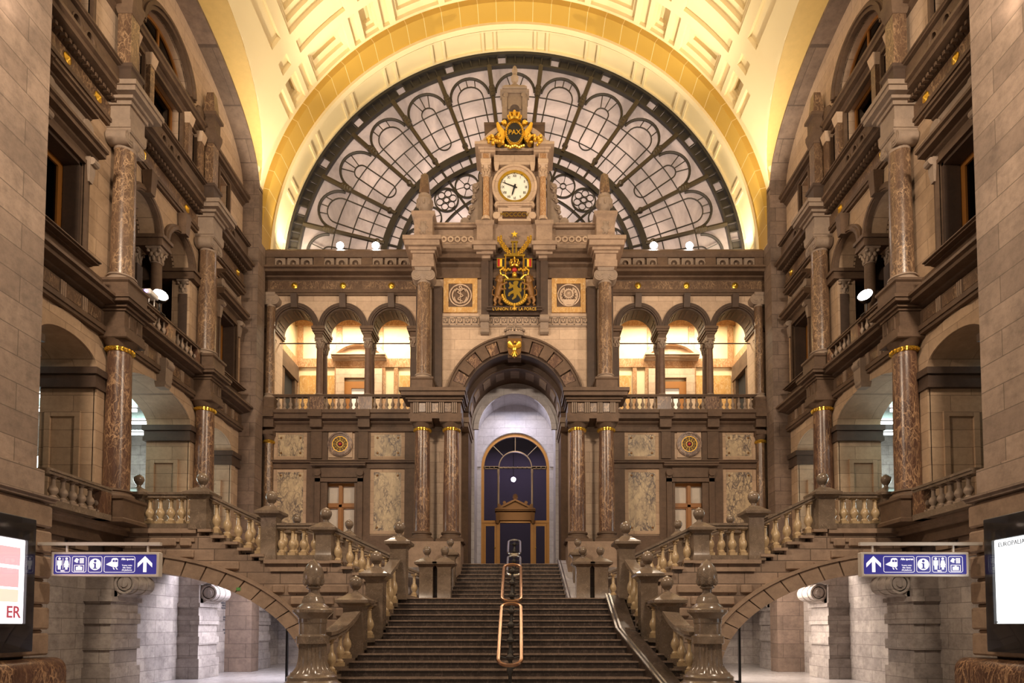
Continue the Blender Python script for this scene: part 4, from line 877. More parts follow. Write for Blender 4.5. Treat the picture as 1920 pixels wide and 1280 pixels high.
# frieze zone: relief panels in orange marble, dark centre panel
def relief(kind, cx, label):
    t = thing('relief_panel', (cx, YP, 13.1), label, 'relief'); z = 13.78
    MB().plate(rect(cx-.62, cx+.62, 13.14, 14.42), [rect(cx-.44, cx+.44, 13.34, 14.22)], 'y', YP-.08, YP).build('marble_border', 'marble_sienna', t)
    MB().box(cx-.44, cx+.44, YP-.04, YP, 13.34, 14.22).build('backing', 'stone_grey', t)
    b = MB(); y = YP-.06; b.ring(cx, z, .38, .42, 'y', YP-.09, YP-.03, 0, 2*PI, 32)
    if kind == 'anchor':
        b.tube([(cx, y, z-.3), (cx, y, z+.26)], .025, 6); b.ring(cx, z+.3, .03, .06, 'y', y-.02, y+.02, 0, 2*PI, 12)
        b.tube([(cx+.22*math.cos(a), y, z-.06+.24*math.sin(a)) for a in [PI+PI*i/12 for i in range(13)]], .028, 6)
        b.tube([(cx+.10*math.sin(a*2.2), y-.03, z-.32+.085*a) for a in [i*.5 for i in range(15)]], .024, 6)
        for s in (-1, 1):
            b.tube([(cx, y-.02, z+.18), (cx+s*.14, y-.02, z+.24, .03), (cx+s*.2, y-.02, z+.12, .01)], .03, 6); b.tube([(cx+s*.30*math.cos(a), y, z+.30*math.sin(a)) for a in [-1.2+.3*i for i in range(8)]], .03, 6)
    else:
        b.ring(cx, z+.06, .13, .18, 'y', y-.03, y+.02, 0, 2*PI, 24); b.ball((cx, y, z+.06), .05, 8)
        for i in range(16):
            a = 2*PI*i/16; b.tube([(cx+.05*math.cos(a), y, z+.06+.05*math.sin(a)), (cx+.14*math.cos(a), y, z+.06+.14*math.sin(a))], .012, 5); b.ball((cx+.195*math.cos(a), y, z+.06+.195*math.sin(a)), .024, 6)
        b.box(cx-.2, cx+.2, y-.03, y+.02, z-.36, z-.16)
        for s in (-1, 1):
            b.tube([(cx+s*.32*math.cos(a), y, z+.32*math.sin(a), .035) for a in [-1.3+.3*i for i in range(9)]], .03, 6)
            for i in range(6): a = -1.1+.4*i; b.ball((cx+s*.27*math.cos(a), y, z+.27*math.sin(a)), .05, 6, .7, .5, 1)
    b.build('relief', 'stone_pale', t)
relief('anchor', -1.99, 'round anchor-and-serpent relief in an orange marble square, left of the coat of arms')
relief('wheel', 1.99, 'round cogwheel relief in an orange marble square, right of the coat of arms')
b = MB()
for s in (-1, 1):
    for x0, x1 in ((.95, 1.22), ): b.box(min(s*x0, s*x1), max(s*x0, s*x1), YP-.22, YP, 12.98, 15.45)
    for z in (13.05, 14.40): pass
struct(b.build('trim_37', 'stone_dark'))
b = MB(); b.plate(rect(-.98, .98, 13.0, 15.3), [rect(-.80, .80, 13.22, 15.1)], 'y', YP-.16, YP); b.box(-.80, .80, YP-.06, YP, 13.2, 15.1); b.prof(cornice_profile(YP, YP-.4, 13.0, 13.2), 'x', -1.0, 1.0); struct(b.build('trim_38', 'stone_dark'))
t0 = []
for s, q in ((-1, 'left'), (1, 'right')):
    t = thing('scroll_console', (s*1.09, YP, 12.3), 'carved scroll console below the %s end of the coat of arms' % q, 'console'); b = MB()
    b.prof([(YP, 12.30), (YP-.10, 12.32), (YP-.16, 12.55), (YP-.30, 12.95), (YP, 12.98)], 'x', s*1.09-.15, s*1.09+.15); b.lathe(YP-.2, 12.84, [(.14, s*1.09-.17), (.14, s*1.09+.17)], 12, 'x'); b.lathe(YP-.1, 12.42, [(.09, s*1.09-.16), (.09, s*1.09+.16)], 12, 'x'); b.build('console', 'stone_carved', t)
# upper entablature and attic of the portal
b = MB(); b.box(-3.1, 3.1, YP-.1, YP+.5, 14.42, 14.75)
for s in (-1, 1): b.prof(cornice_profile(YP+.1, YP-.50, 14.75, 15.30), 'x', *(sorted((s*1.2, s*3.1))))
b.box(-3.0, 3.0, YP-.1, YP+1.0, 15.25, 15.5)
struct(b.build('trim_39', 'stone_grey'))
for s, q in ((-1, 'left'), (1, 'right')):
    for x, h, z0, nm in ((3.27, .40, 14.45, 'outer'), (1.08, .30, 15.0, 'inner')):
        t = thing('entablature_block', (s*x, 22.75, z0), 'stepped stone block of the %s %s ressaut above the portal' % (q, nm), 'entablature block'); b = MB(); X = s*x
        yf = 22.28 if nm == 'outer' else 22.62
        if nm == 'outer':
            b.box(X-h, X+h, yf, 23.6, 14.45, 14.68); b.box(X-h+.03, X+h-.03, yf+.03, 23.6, 14.68, 14.92)
            for z0_, z1_, d in ((14.92, 15.0, .03), (15.0, 15.1, .10), (15.1, 15.28, .22), (15.28, 15.42, .28)): b.box(X-h-d, X+h+d, yf-d, 23.7, z0_, z1_)
        else:
            for z0_, z1_, d in ((15.0, 15.1, -.1), (15.1, 15.2, .0), (15.2, 15.36, .10), (15.36, 15.5, .16)): b.box(X-h-d, X+h+d, yf-d, 23.7, z0_, z1_)
        b.build('block', 'stone_rustic', t)
    t = thing('attic_block', (s*1.08, 22.8, 15.5), 'plain stone pedestal block %s of the clock above the portal' % q, 'pedestal'); X = s*1.08
    MB().sq(X, 22.95, [(.34, 15.5), (.34, 15.58), (.29, 15.62), (.29, 16.18), (.34, 16.22), (.34, 16.36)]).build('block', 'stone_rustic', t)
    t = thing('portal_parapet', (s*2.1, YP, 15.5), 'parapet with a row of carved rings, %s of the clock' % q, 'parapet'); xs = sorted((s*1.4, s*2.95))
    MB().box(xs[0], xs[1], YP-.15, YP+.4, 15.48, 16.2).build('wall_panel', 'stone_rustic', t); MB().prof(cornice_profile(YP+.1, YP-.34, 16.1, 16.36), 'x', xs[0], xs[1]).build('coping', 'stone_rustic', t)
    r = MB()
    for i in range(5): r.ring(s*2.1+(i-2)*.25, 15.82, .055, .115, 'y', YP-.2, YP-.13, 0, 2*PI, 18)
    for z in (15.68, 15.96): r.box(s*2.1-.66, s*2.1+.66, YP-.18, YP-.14, z-.012, z+.012)
    r.build('ring_ornament', 'stone_pale', t)
    X = s*3.28; t = thing('obelisk_finial', (X, 22.75, 15.42), 'obelisk with urn on a carved pedestal at the %s end of the portal attic' % q, 'finial')
    MB().sq(X, 22.75, [(.42, 15.42), (.42, 15.52), (.33, 15.58), (.33, 16.32), (.42, 16.40), (.42, 16.52)]).build('pedestal', 'stone_rustic', t)
    f = MB(); f.ball((X, 22.42, 15.95), .12, 8, 1, .4, 1.8)
    for k in range(6): f.ball((X+.12*math.cos(k), 22.42, 15.95+.22*math.sin(k*1.05)), .06, 6, 1, .5, 1)
    f.build('carving', 'stone_carved', t)
    u = MB().lathe(X, 22.75, [(.22, 16.52), (.2, 16.6), (.14, 16.68), (.27, 16.95), (.31, 17.12), (.24, 17.2), (.24, 17.32), (.17, 17.36)], 16)
    for k in range(8): u.ball((X+.26*math.cos(k*PI/4), 22.75+.26*math.sin(k*PI/4), 17.0), .06, 6, 1, 1, 2)
    u.build('urn', 'stone_carved', t)
    MB().sq(X, 22.75, [(.17, 17.36), (.18, 17.42), (.13, 18.05), (.06, 18.14), (.001, 18.22)]).build('obelisk', 'marble_brown', t)
# coat of arms
def remesh(b, name, m, parent, vox):
    o = b.build(name, m, parent); md = o.modifiers.new('r', 'REMESH'); md.mode = 'VOXEL'; md.voxel_size = vox; md.use_smooth_shade = True
    dg = bpy.context.evaluated_depsgraph_get(); me = bpy.data.meshes.new_from_object(o.evaluated_get(dg)); o.modifiers.clear(); o.data = me; me.materials.clear(); me.materials.append(M[m]); return o
def lion(s):
    b = MB(); y = YP-.34; X = lambda x: s*x
    b.tube([(X(.62), y, 13.52, .10), (X(.60), y, 13.72, .12), (X(.56), y, 13.92, .135), (X(.52), y, 14.10, .13)], .1, 10)
    b.ball((X(.53), y-.03, 14.20), .15, 10, 1, .9, 1.1); b.ball((X(.50), y-.08, 14.27), .095, 10); b.ball((X(.44), y-.13, 14.24), .055, 8); b.ball((X(.56), y-.04, 14.38), .035, 6); b.ball((X(.46), y-.04, 14.39), .03, 6)
    for k in range(8): a = k*.75; b.ball((X(.54+.13*math.cos(a)), y-.02, 14.20+.15*math.sin(a)), .055, 6)
    b.tube([(X(.54), y-.05, 14.02, .06), (X(.42), y-.10, 13.98, .05), (X(.30), y-.10, 14.05, .045), (X(.26), y-.10, 14.06, .05)], .05, 8)
    b.tube([(X(.52), y-.05, 13.90, .055), (X(.40), y-.09, 13.80, .045), (X(.30), y-.09, 13.84, .045)], .05, 8)
    b.tube([(X(.60), y, 13.58, .10), (X(.50), y-.06, 13.48, .075), (X(.56), y-.02, 13.36, .05), (X(.50), y-.06, 13.27, .05), (X(.44), y-.09, 13.26, .045)], .05, 8)
    b.tube([(X(.66), y, 13.56, .10), (X(.72), y, 13.44, .07), (X(.68), y, 13.33, .05), (X(.74), y, 13.26, .05), (X(.68), y-.06, 13.25, .045)], .05, 8)
    b.tube([(X(.68), y, 13.60, .035), (X(.80), y, 13.66, .028), (X(.80), y, 13.82, .025), (X(.73), y, 13.90, .024), (X(.77), y, 13.98, .04)], .03, 6)
    return b
t = thing('coat_of_arms', (0, YP-.3, 13.0), 'large gilded coat of arms with two lions, flags and the numeral II above the arch', 'coat of arms')
for s in (-1, 1): remesh(lion(s), 'supporter_lion', 'bronze', t, .018)
y = YP-.42
sh = [(-.34, 14.14), (.34, 14.14), (.34, 13.62), (.28, 13.44), (.15, 13.34), (0, 13.27), (-.15, 13.34), (-.28, 13.44), (-.34, 13.62)]
MB().plate(sh, [], 'y', y, y+.08).build('shield', 'black', t)
MB().plate([(x*1.14, 13.72+(z-13.72)*1.12) for x, z in sh], [sh], 'y', y-.03, y+.06).build('shield_rim', 'gold', t)
lp = [(.16, 14.08), (.10, 14.12), (0, 14.11), (-.06, 14.04), (-.02, 13.98), (-.10, 13.98), (-.17, 14.08), (-.22, 14.04), (-.18, 13.92), (-.24, 13.86), (-.20, 13.82), (-.06, 13.88), (-.04, 13.78), (-.14, 13.72), (-.22, 13.68), (-.26, 13.56), (-.20, 13.54), (-.15, 13.62), (-.04, 13.66), (-.02, 13.56), (-.10, 13.46), (-.06, 13.42), (.06, 13.50), (.10, 13.62), (.16, 13.56), (.24, 13.44), (.28, 13.48), (.24, 13.60), (.18, 13.74), (.24, 13.70), (.28, 13.78), (.25, 13.92), (.29, 14.02), (.24, 14.06), (.20, 13.96), (.22, 13.84), (.14, 13.86), (.10, 13.94)]
MB().plate([(x*.95+.0, z) for x, z in lp], [], 'y', y-.035, y+.01).build('shield_lion', 'gold', t)
c = MB().tube([(.44*math.cos(a), y+.04, 13.66+.40*math.sin(a)) for a in [PI*1.02+PI*.96*i/20 for i in range(21)]], .05, 8)
for i in range(15): a = PI*1.05+PI*.9*i/14; c.ball((.44*math.cos(a), y, 13.66+.40*math.sin(a)), .05, 6)
c.tube([(0, y, 13.26), (0, y, 13.12)], .03, 6).ball((0, y, 13.10), .06, 8); c.build('collar_chain', 'gold_paint', t)
h = MB().ball((0, y, 14.34), .11, 12, .9, 1, 1.15).box(-.2, .2, y-.05, y+.1, 14.15, 14.20).tube([(-.06, y-.08, 14.26), (.06, y-.08, 14.26)], .02, 6)
h.tube([(-.22, y, 14.2), (-.36, y, 14.34), (-.48, y, 14.34), (-.52, y, 14.52), (-.40, y, 14.62), (-.34, y, 14.50)], .035, 8).tube([(.22, y, 14.2), (.36, y, 14.34), (.48, y, 14.34), (.52, y, 14.52), (.40, y, 14.62), (.34, y, 14.50)], .035, 8)
for s in (-1, 1):
    for k in range(5): h.ball((s*(.16+.07*k), y-.02, 14.52+.03*math.sin(k*2)), .055, 6)
h.build('helmet_and_mantling', 'gold', t); MB().ball((0, y-.03, 14.52), .10, 12, 1, .8, .8).build('red_cap', 'red_enamel', t)
c = MB().lathe(0, y, [(.15, 14.62), (.17, 14.66), (.15, 14.70)], 18)
for i in range(8): a = 2*PI*i/8; c.tube([(.15*math.cos(a), y+.15*math.sin(a), 14.7), (.2*math.cos(a), y+.2*math.sin(a), 14.84), (0, y, 14.94)], .018, 6)
c.ball((0, y, 14.98), .04, 8).box(-.012, .012, y-.012, y+.012, 15.0, 15.1).box(-.04, .04, y-.012, y+.012, 15.04, 15.065)
for i in range(9): a = 2*PI*i/9; c.ball((.16*math.cos(a), y+.16*math.sin(a), 14.76), .032, 6)
c.build('crown', 'gold', t)
for s in (-1, 1):
    f = MB()
    f.plate(rect(min(s*.34, s*.64), max(s*.34, s*.64), 14.62, 14.96), [rect(min(s*.37, s*.61), max(s*.37, s*.61), 14.65, 14.93)], 'y', y-.03, y+.03).tube([(s*.32, y+.02, 13.9), (s*.32, y+.02, 15.06)], .02, 6); fo = f.build('flag_frame', 'gold', t)
    for k, m in enumerate(('black', 'yellow_enamel', 'red_enamel')): a, b_ = sorted((s*(.37+.08*k), s*(.45+.08*k))); MB().box(a, b_, y-.01, y+.01, 14.65, 14.93).build('flag_stripe', m, fo)
g = MB().box(-.38, .38, y-.02, y+.06, 15.04, 15.12).box(-.12, .12, y-.02, y+.04, 15.12, 15.15).box(-.13, .13, y-.03, y+.03, 15.55, 15.60)
for x in (-.065, .065): g.box(x-.032, x+.032, y-.03, y+.03, 15.14, 15.56)
g.build('numeral_two', 'gold', t)
for s in (-1, 1):
    l = MB().tube([(s*.12, y, 15.12), (s*.34, y, 15.24), (s*.50, y, 15.45), (s*.52, y, 15.72)], .025, 6)
    for k in range(14):
        f = k/13; x = s*(.2+.34*min(1, f*1.3)); z = 15.15+.6*f; l.ball((x+.05*((k % 2)*2-1), y-.03, z), .05, 6, .9, .6, 1.4)
    l.build('laurel_branch', 'gold', t)
st = [(.12*(1 if i % 2 == 0 else .42)*math.sin(PI*i/5), 15.86+.12*(1 if i % 2 == 0 else .42)*math.cos(PI*i/5)) for i in range(10)]
MB().plate(st, [], 'y', y-.03, y+.03).build('star', 'yellow_enamel', t)
text('motto', 'L\u2019UNION FAIT LA FORCE', .155, 0, YP-.43, 13.08, 'gold_paint', t, .01, sx=.92)
# clock aedicule
YK = 22.95
t = thing('clock_aedicule', (0, YK, 15.5), 'tall carved stone clock housing with two marble colonnettes on top of the portal', 'aedicule')
b = MB(); b.box(-1.5, 1.5, YK-.05, YK+.9, 15.5, 16.4); b.box(-1.15, 1.15, YK, YK+.8, 16.36, 18.9); b.box(-.95, -.80, YK-.18, YK, 16.4, 18.1); b.box(.80, .95, YK-.18, YK, 16.4, 18.1); b.build('body', 'stone_rustic', t)
for s in (-1, 1):
    X = s*1.04; c = MB(); MB().lathe(X, YK-.22, [(.17, 16.40), (.17, 16.48), (.13, 16.54)], 14).build('colonnette_base', 'stone_pale', t)
    MB().lathe(X, YK-.22, [(.125, 16.52), (.115, 18.02)], 16).build('colonnette_shaft', 'marble_orange', t); corinthian(X, YK-.22, 18.0, 18.46, .115).build('colonnette_capital', 'stone_pale', t)
    e = MB().cbox(X, YK-.15, .19, .25, 18.46, 18.62).cbox(X, YK-.13, .16, .21, 18.62, 18.86); e.build('entablature_block', 'stone_pale', t)
    MB().cbox(X, YK-.35, .11, .02, 18.65, 18.83).build('marble_square', 'marble_orange', t)
    v = MB()
    v.prof([(YK+.5, 16.36), (YK+.1, 16.36), (YK+.1, 18.4), (YK+.5, 18.4)], 'x', *sorted((s*1.2, s*1.32)))
    v.plate([(s*1.2, 16.36), (s*1.95, 16.36), (s*1.98, 16.5), (s*1.78, 16.62), (s*1.62, 16.9), (s*1.56, 17.3), (s*1.5, 17.8), (s*1.42, 18.1), (s*1.2, 18.2)], [], 'y', YK+.15, YK+.4)
    for (xx, zz, r) in ((1.84, 16.56, .17), (1.45, 17.9, .13), (1.6, 17.1, .1), (1.5, 17.45, .09)): v.lathe(s*xx, zz, [(r, YK+.08), (r, YK+.44)], 14, 'y'); v.lathe(s*xx, zz, [(r*.55, YK+.04), (r*.55, YK+.2)], 12, 'y')
    for k in range(8): v.ball((s*(1.75-.05*k), YK+.12, 16.55+.2*k), .08, 6)
    v.build('side_scroll', 'stone_carved', t)
b = MB()
for z0, z1, d in ((18.86, 18.94, .0), (18.94, 19.02, .06), (19.02, 19.12, .18)):
    for s in (-1, 1): b.box(min(s*.70, s*1.26)-(d if s < 0 else 0), max(s*.70, s*1.26)+(d if s > 0 else 0), YK-.40-d, YK+.8, z0, z1)
    b.box(-.8, .8, YK-.15-d*.6, YK+.8, z0, z1)
b.build('cornice', 'stone_pale', t)
b = MB(); b.box(-.62, .62, YK-.24, YK, 18.50, 18.86)
for s in (-1, 1): b.sq(s*.66, YK-.15, [(.05, 18.3), (.09, 18.5), (.10, 18.86)])
b.build('lintel_block', 'stone_pale', t)
b = MB(); b.ring(0, 18.55, 1.20, 1.38, 'y', YK-.42, YK+.5, .46, PI-.46, 28); b.ring(0, 18.55, 1.08, 1.2, 'y', YK-.25, YK+.5, .46, PI-.46, 28)
b.plate(arc(0, 18.55, 1.1, 1.1, .48, PI-.48, 20), [], 'y', YK-.05, YK+.4)
for s in (-1, 1): b.lathe(s*1.22, YK-.2, [(.08, 19.12), (.06, 19.2), (.10, 19.3), (.05, 19.42), (.001, 19.46)], 10)
b.build('curved_pediment', 'stone_pale', t)
MB().sq(0, YK+.35, [(1.08, 18.9), (1.08, 19.98), (1.12, 20.0), (1.12, 20.08), (1.02, 20.10), (.60, 20.36), (.62, 20.38), (.62, 20.46), (.5, 20.48)], 0, -.5).build('stepped_roof', 'stone_grey', t)
b = MB(); b.plate(rect(-.47, .47, 20.46, 21.5), [opening(-.18, .18, 20.50, 20.85, n=14)], 'y', YK+.1, YK+.6); b.ring(0, 20.85, .18, .26, 'y', YK+.05, YK+.12, n=14)
for s in (-1, 1): b.box(s*.37-.09, s*.37+.09, YK+.03, YK+.65, 20.46, 21.3); b.lathe(s*.33, 21.38, [(.09, YK+.02), (.09, YK+.3)], 12, 'y')
b.prof(cornice_profile(YK+.3, YK-.02, 21.40, 21.56), 'x', -.54, .54); b.box(-.5, .5, YK, YK+.7, 21.48, 21.58); b.sq(0, YK+.35, [(.46, 21.58), (.36, 21.72), (.2, 21.86)]); b.build('lantern', 'stone_carved', t)
MB().lathe(0, YK+.35, [(.17, 21.85), (.18, 21.95), (.08, 22.04), (.07, 22.12), (.13, 22.2), (.15, 22.32), (.08, 22.42), (.09, 22.5), (.11, 22.6), (.06, 22.74), (.001, 22.8)], 14).build('finial', 'stone_carved', t)
b = MB(); b.box(-.60, .60, YK-.28, YK, 16.36, 16.86); b.prof(cornice_profile(YK, YK-.42, 16.82, 16.98), 'x', -.62, .62)
for s in (-1, 1): b.lathe(s*.66, 16.56, [(.13, YK-.3), (.13, YK)], 12, 'y'); b.ball((s*.62, YK-.2, 17.0), .13, 8)
b.build('date_tablet', 'stone_pale', t)
d = MB().box(-.44, .44, YK-.30, YK-.26, 16.44, 16.70).build('tablet_panel', 'wood_dark', t); text('date_letters', 'MDCCCCV', .21, 0, YK-.305, 16.57, 'gold', d, .01)
# clock
t = thing('wall_clock', (0, YK-.2, 17.66), 'round white clock with gold rim and Roman numerals showing about twelve minutes to seven', 'clock'); cz = 17.66; y = YK-.24
MB().ring(0, cz, .58, .80, 'y', y-.02, YK, 0, 2*PI, 48).ring(0, cz, .74, .82, 'y', y-.06, YK-.1, 0, 2*PI, 48).build('stone_ring', 'stone_pale', t)
r = MB().ring(0, cz, .53, .61, 'y', y-.04, y+.06, 0, 2*PI, 48); r.build('gilt_rim', 'gold', t)
MB().lathe(0, cz, [(.56, y+.08), (.56, y+.02)], 48, 'y').build('dial', 'clock_white', t)
for i in range(60):
    a = 2*PI*i/60; c_, s_ = math.cos(a), math.sin(a); MB().tube([(.505*c_, y+.01, cz+.505*s_), (.54*c_, y+.01, cz+.54*s_)], .011 if i % 5 else .018, 4).build('minute_mark', 'black', t)
for i, nme in enumerate(('XII', 'I', 'II', 'III', 'IIII', 'V', 'VI', 'VII', 'VIII', 'IX', 'X', 'XI')):
    a = PI/2-2*PI*i/12; o = text('numeral', nme, .135, .42*math.cos(a), y+.012, cz+.42*math.sin(a), 'iron', t, .004, sx=.8); 
def hand(ang, ln, w, nm):
    a = PI/2-ang; u = (math.cos(a), math.sin(a)); p = (-u[1], u[0])
    pts = [(-.1*u[0]+w*p[0], cz-.1*u[1]+w*p[1]), (ln*.75*u[0]+w*.7*p[0], cz+ln*.75*u[1]+w*.7*p[1]), (ln*u[0], cz+ln*u[1]), (ln*.75*u[0]-w*.7*p[0], cz+ln*.75*u[1]-w*.7*p[1]), (-.1*u[0]-w*p[0], cz-.1*u[1]-w*p[1])]
    MB().plate(pts, [], 'y', y-.02, y-.008).build(nm, 'black', t)
hand(2*PI*48.5/60, .50, .022, 'minute_hand'); hand(2*PI*(6.55)/12, .36, .032, 'hour_hand'); MB().lathe(0, cz, [(.05, y+.0), (.05, y-.03)], 14, 'y').build('hub', 'black', t)
# gilded PAX cartouche
t = thing('gilded_cartouche', (0, YK-.4, 19.0), 'gilded cartouche with dark oval reading PAX, cornucopias and crown, above the clock', 'cartouche'); y = YK-.50; z = 19.50
MB().lathe(0, z, [(.27, y+.1), (.27, y)], 36, 'y', 1, 1.42).build('oval', 'black', t)
b = MB()
for i in range(30): a = 2*PI*i/30; b.ball((.285*math.cos(a), y, z+.40*math.sin(a)), .036, 6)
b.ring(0, z, .28, .34, 'y', y, y+.14, 0, 2*PI, 36, .40, .47); b.build('beaded_rim', 'gold', t)
text('pax_letters', 'PAX', .24, 0, y-.01, z, 'gold', t, .015, bold=True)
c = MB().lathe(0, y+.08, [(.20, z+.45), (.24, z+.50), (.20, z+.56)], 18)
for i in range(8): a = 2*PI*i/8; c.tube([(.19*math.cos(a), y+.08+.19*math.sin(a), z+.54), (.24*math.cos(a), y+.08+.22*math.sin(a), z+.68), (.05*math.cos(a), y+.08, z+.80)], .04, 6)
c.ball((0, y+.08, z+.84), .07, 8).ball((0, y+.08, z+.68), .14, 10); c.build('crown', 'gold', t)
random.seed(3)
for s in (-1, 1):
    h = MB(); h.tube([(s*.62, y+.05, z+.40, .05), (s*.56, y+.05, z+.22, .09), (s*.44, y+.05, z+.02, .13), (s*.50, y+.05, z-.2, .17), (s*.62, y+.02, z-.32, .20)], .1, 10)
    h.tube([(s*.3, y+.05, z+.3, .06), (s*.42, y+.05, z+.42, .09), (s*.36, y+.05, z+.5, .04)], .06, 8); h.ball((s*.36, y, z+.36), .10, 8); h.build('cornucopia', 'gold', t)
    f = MB()
    for i in range(26): f.ball((s*(.70+random.uniform(-.30, .30)), y-.06+random.uniform(-.07, .05), z-.34+random.uniform(-.16, .18)), random.uniform(.045, .085), 7)
    f.build('fruit', 'gold', t)
b = MB()
for i in range(9): b.ball((-.32+.08*i, y, z-.52+.03*math.cos(i*1.6)), .06, 7, 1.2, 1, .8)
b.build('ribbon', 'gold', t)
# entrance door at the end of the niche
WINN[0] += 1; t = link('door_%d' % WINN[0], None, None, (0, 27.1, 3.85)); struct(t, 'tall arched entrance door of orange wood and dark glass at the top of the stairs', 'door')
y0, y1 = 27.06, 27.18; dz = 8.40; R = 1.45
b = MB(); b.plate(opening(-R, R, 3.85, dz, n=32), [opening(-R+.12, R-.12, 3.87, dz, R-.12, n=32)], 'y', y0, y1); b.box(-R, R, y0-.02, y1, 6.02, 6.12)
for s in (-1, 1): b.box(s*.72-.07, s*.72+.07, y0-.02, y1, 3.85, 6.1)
b.build('wood_frame', 'wood_gilt', t)
for s in (-1, 1):
    xs = sorted((s*.80, s*1.33)); f = MB().plate(rect(xs[0], xs[1], 3.87, 6.0), [rect(xs[0]+.08, xs[1]-.08, 4.05, 5.88)], 'y', y0-.03, y0+.03).build('door_leaf', 'wood_gilt', t)
    MB().box(xs[0]+.08, xs[1]-.08, y0-.005, y0+.005, 4.05, 5.88).build('pane', 'glass_door', f); MB().ball((s*.86, y0-.07, 4.95), .035, 8).build('door_knob', 'gold', f)
b = MB(); b.box(-R+.1, R-.1, y0, y1, dz-.03, dz+.03); b.box(-R+.1, -.72, y0, y1, dz-.06, dz+.06); b.box(.72, R-.1, y0, y1, dz-.06, dz+.06)
for s in (-1, 1): b.box(s*.72-.045, s*.72+.045, y0, y1, 6.1, dz); b.lathe(s*.72, y0-.02, [(.05, 6.5), (.06, 6.55), (.035, 6.6), (.035, 8.1), (.06, 8.2), (.05, 8.3)], 10)
b.ring(0, dz, .68, .72, 'y', y0, y1, n=24)
for k in (45, 90, 135): a = math.radians(k); b.tube([(.74*math.cos(a), (y0+y1)/2, dz+.74*math.sin(a)), (1.36*math.cos(a), (y0+y1)/2, dz+1.36*math.sin(a))], .018, 6)
for k in range(14): b.ball((-1.3+k*.2, y0-.02, dz), .03, 6)
b.build('transom_tracery', 'bronze_pale', t)
MB().plate(opening(-R+.1, R-.1, 6.1, dz, R-.1, n=32), [], 'y', (y0+y1)/2-.006, (y0+y1)/2+.006).build('fan_pane', 'glass_door', t)
b = MB(); b.box(-.76, .76, y0-.12, y1, 6.12, 6.46); b.prof(cornice_profile(y1, y0-.2, 6.44, 6.60), 'x', -.86, .86); b.plate([(-.86, 6.60), (.86, 6.60), (0, 7.02)], [[(-.56, 6.65), (.56, 6.65), (0, 6.93)]], 'y', y0-.2, y1); b.plate([(-.6, 6.62), (.6, 6.62), (0, 6.95)], [], 'y', y0-.10, y1)
for s in (-1, 1): b.sq(s*.74, y0-.08, [(.05, 5.98), (.08, 6.2), (.09, 6.44)]); b.lathe(s*.46, 6.86, [(.07, y0-.18), (.07, y0-.1)], 10, 'y'); b.lathe(s*.68, 6.74, [(.07, y0-.18), (.07, y0-.1)], 10, 'y')
for k in range(7): a = PI*k/6; b.tube([(0, y0-.15, 7.0), (.12*math.cos(a), y0-.15, 7.06+.18*math.sin(a))], .024, 6)
b.build('door_pediment', 'bronze', t)
MB().box(-.66, .66, y0+.03, y0+.045, 3.87, 6.1).build('middle_pane', 'glass_door', t)
# vestibule beyond the door
b = MB(); b.box(-3.5, 3.5, 33, 33.2, 3.4, 11.5); b.box(-3.5, -3.3, 27.5, 33, 3.4, 11.5); b.box(3.3, 3.5, 27.5, 33, 3.4, 11.5); b.box(-3.5, 3.5, 27.5, 33.2, 11.3, 11.5); struct(b.build('wall_vestibule', 'dusk'))
t = thing('pendant_lamp', (-.1, 29.5, 8.3), 'glowing round lamp seen through the arched door glass', 'lamp'); MB().ball((-.1, 29.5, 8.45), .11, 12).build('globe', 'lamp_glow', t); MB().tube([(-.1, 29.5, 8.5), (-.1, 29.5, 11.3)], .015, 6).build('cord', 'iron', t)
# ------------------------------------------------------------------ fan window
FY, FZ = 25.4, 15.83
def pol(r, deg): a = math.radians(deg); return (-r*math.cos(a), FZ+r*math.sin(a))
WINN[0] += 1; t = link('window_%d' % WINN[0], None, None, (0, FY, FZ)); struct(t, 'huge semicircular fan window with iron tracery behind the clock', 'window')
MB().plate(arc(0, FZ, 9.35, 9.35, 0, PI, 72), [], 'y', FY+.05, FY+.07).build('pane', 'glass_fan', t)
b = MB(); b.ring(0, FZ, 8.80, 8.88, 'y', FY-.12, FY+.12, n=90); b.ring(0, FZ, 9.26, 9.45, 'y', FY-.14, FY+.14, n=90)
NS = 78
for i in range(NS+1):
    x0, z0 = pol(8.85, 180*i/NS); x1, z1 = pol(9.3, 180*i/NS); b.tube([(x0, FY-.05, z0), (x1, FY-.05, z1)], .03, 5)
b.build('square_border', 'iron', t)
s = MB()
for i in range(0, NS, 1):
    if i % 3 == 1 and i % 2: continue
    a0, a1 = math.radians(180-180*(i+.05)/NS), math.radians(180-180*(i+.95)/NS); s.ring(0, FZ, 8.92, 9.24, 'y', FY+.0, FY+.03, a1, a0, 3)
s.build('border_plate', 'iron', t)
P = 180/13
for k in range(1, 13):
    a = P*k; x0, z0 = pol(5.45, a); x1, z1 = pol(8.85, a); xm, zm = pol(7.75, a)
    m = MB().tube([(x0, FY-.10, z0), (xm, FY-.10, zm)], .085, 8).tube([(xm, FY-.08, zm), (x1, FY-.08, z1)], .10, 6)
    for dr in (-.16, -.05, .06, .16):
        q = pol(7.75+dr, a); m.ball((q[0], FY-.12, q[1]), .15-.02*abs(dr)*10*.5, 8)
    q = pol(5.75, a); m.ball((q[0], FY-.1, q[1]), .13, 8)
    m.build('mullion', 'iron_olive', t)
b = MB()
for r, w in ((5.42, .13), (4.82, .09)): b.ring(0, FZ, r-w, r+w, 'y', FY-.14, FY+.1, n=72)
b.ring(0, FZ, 3.55, 3.62, 'y', FY-.06, FY+.06, n=50); b.ring(0, FZ, 2.55, 2.68, 'y', FY-.08, FY+.06, n=40)
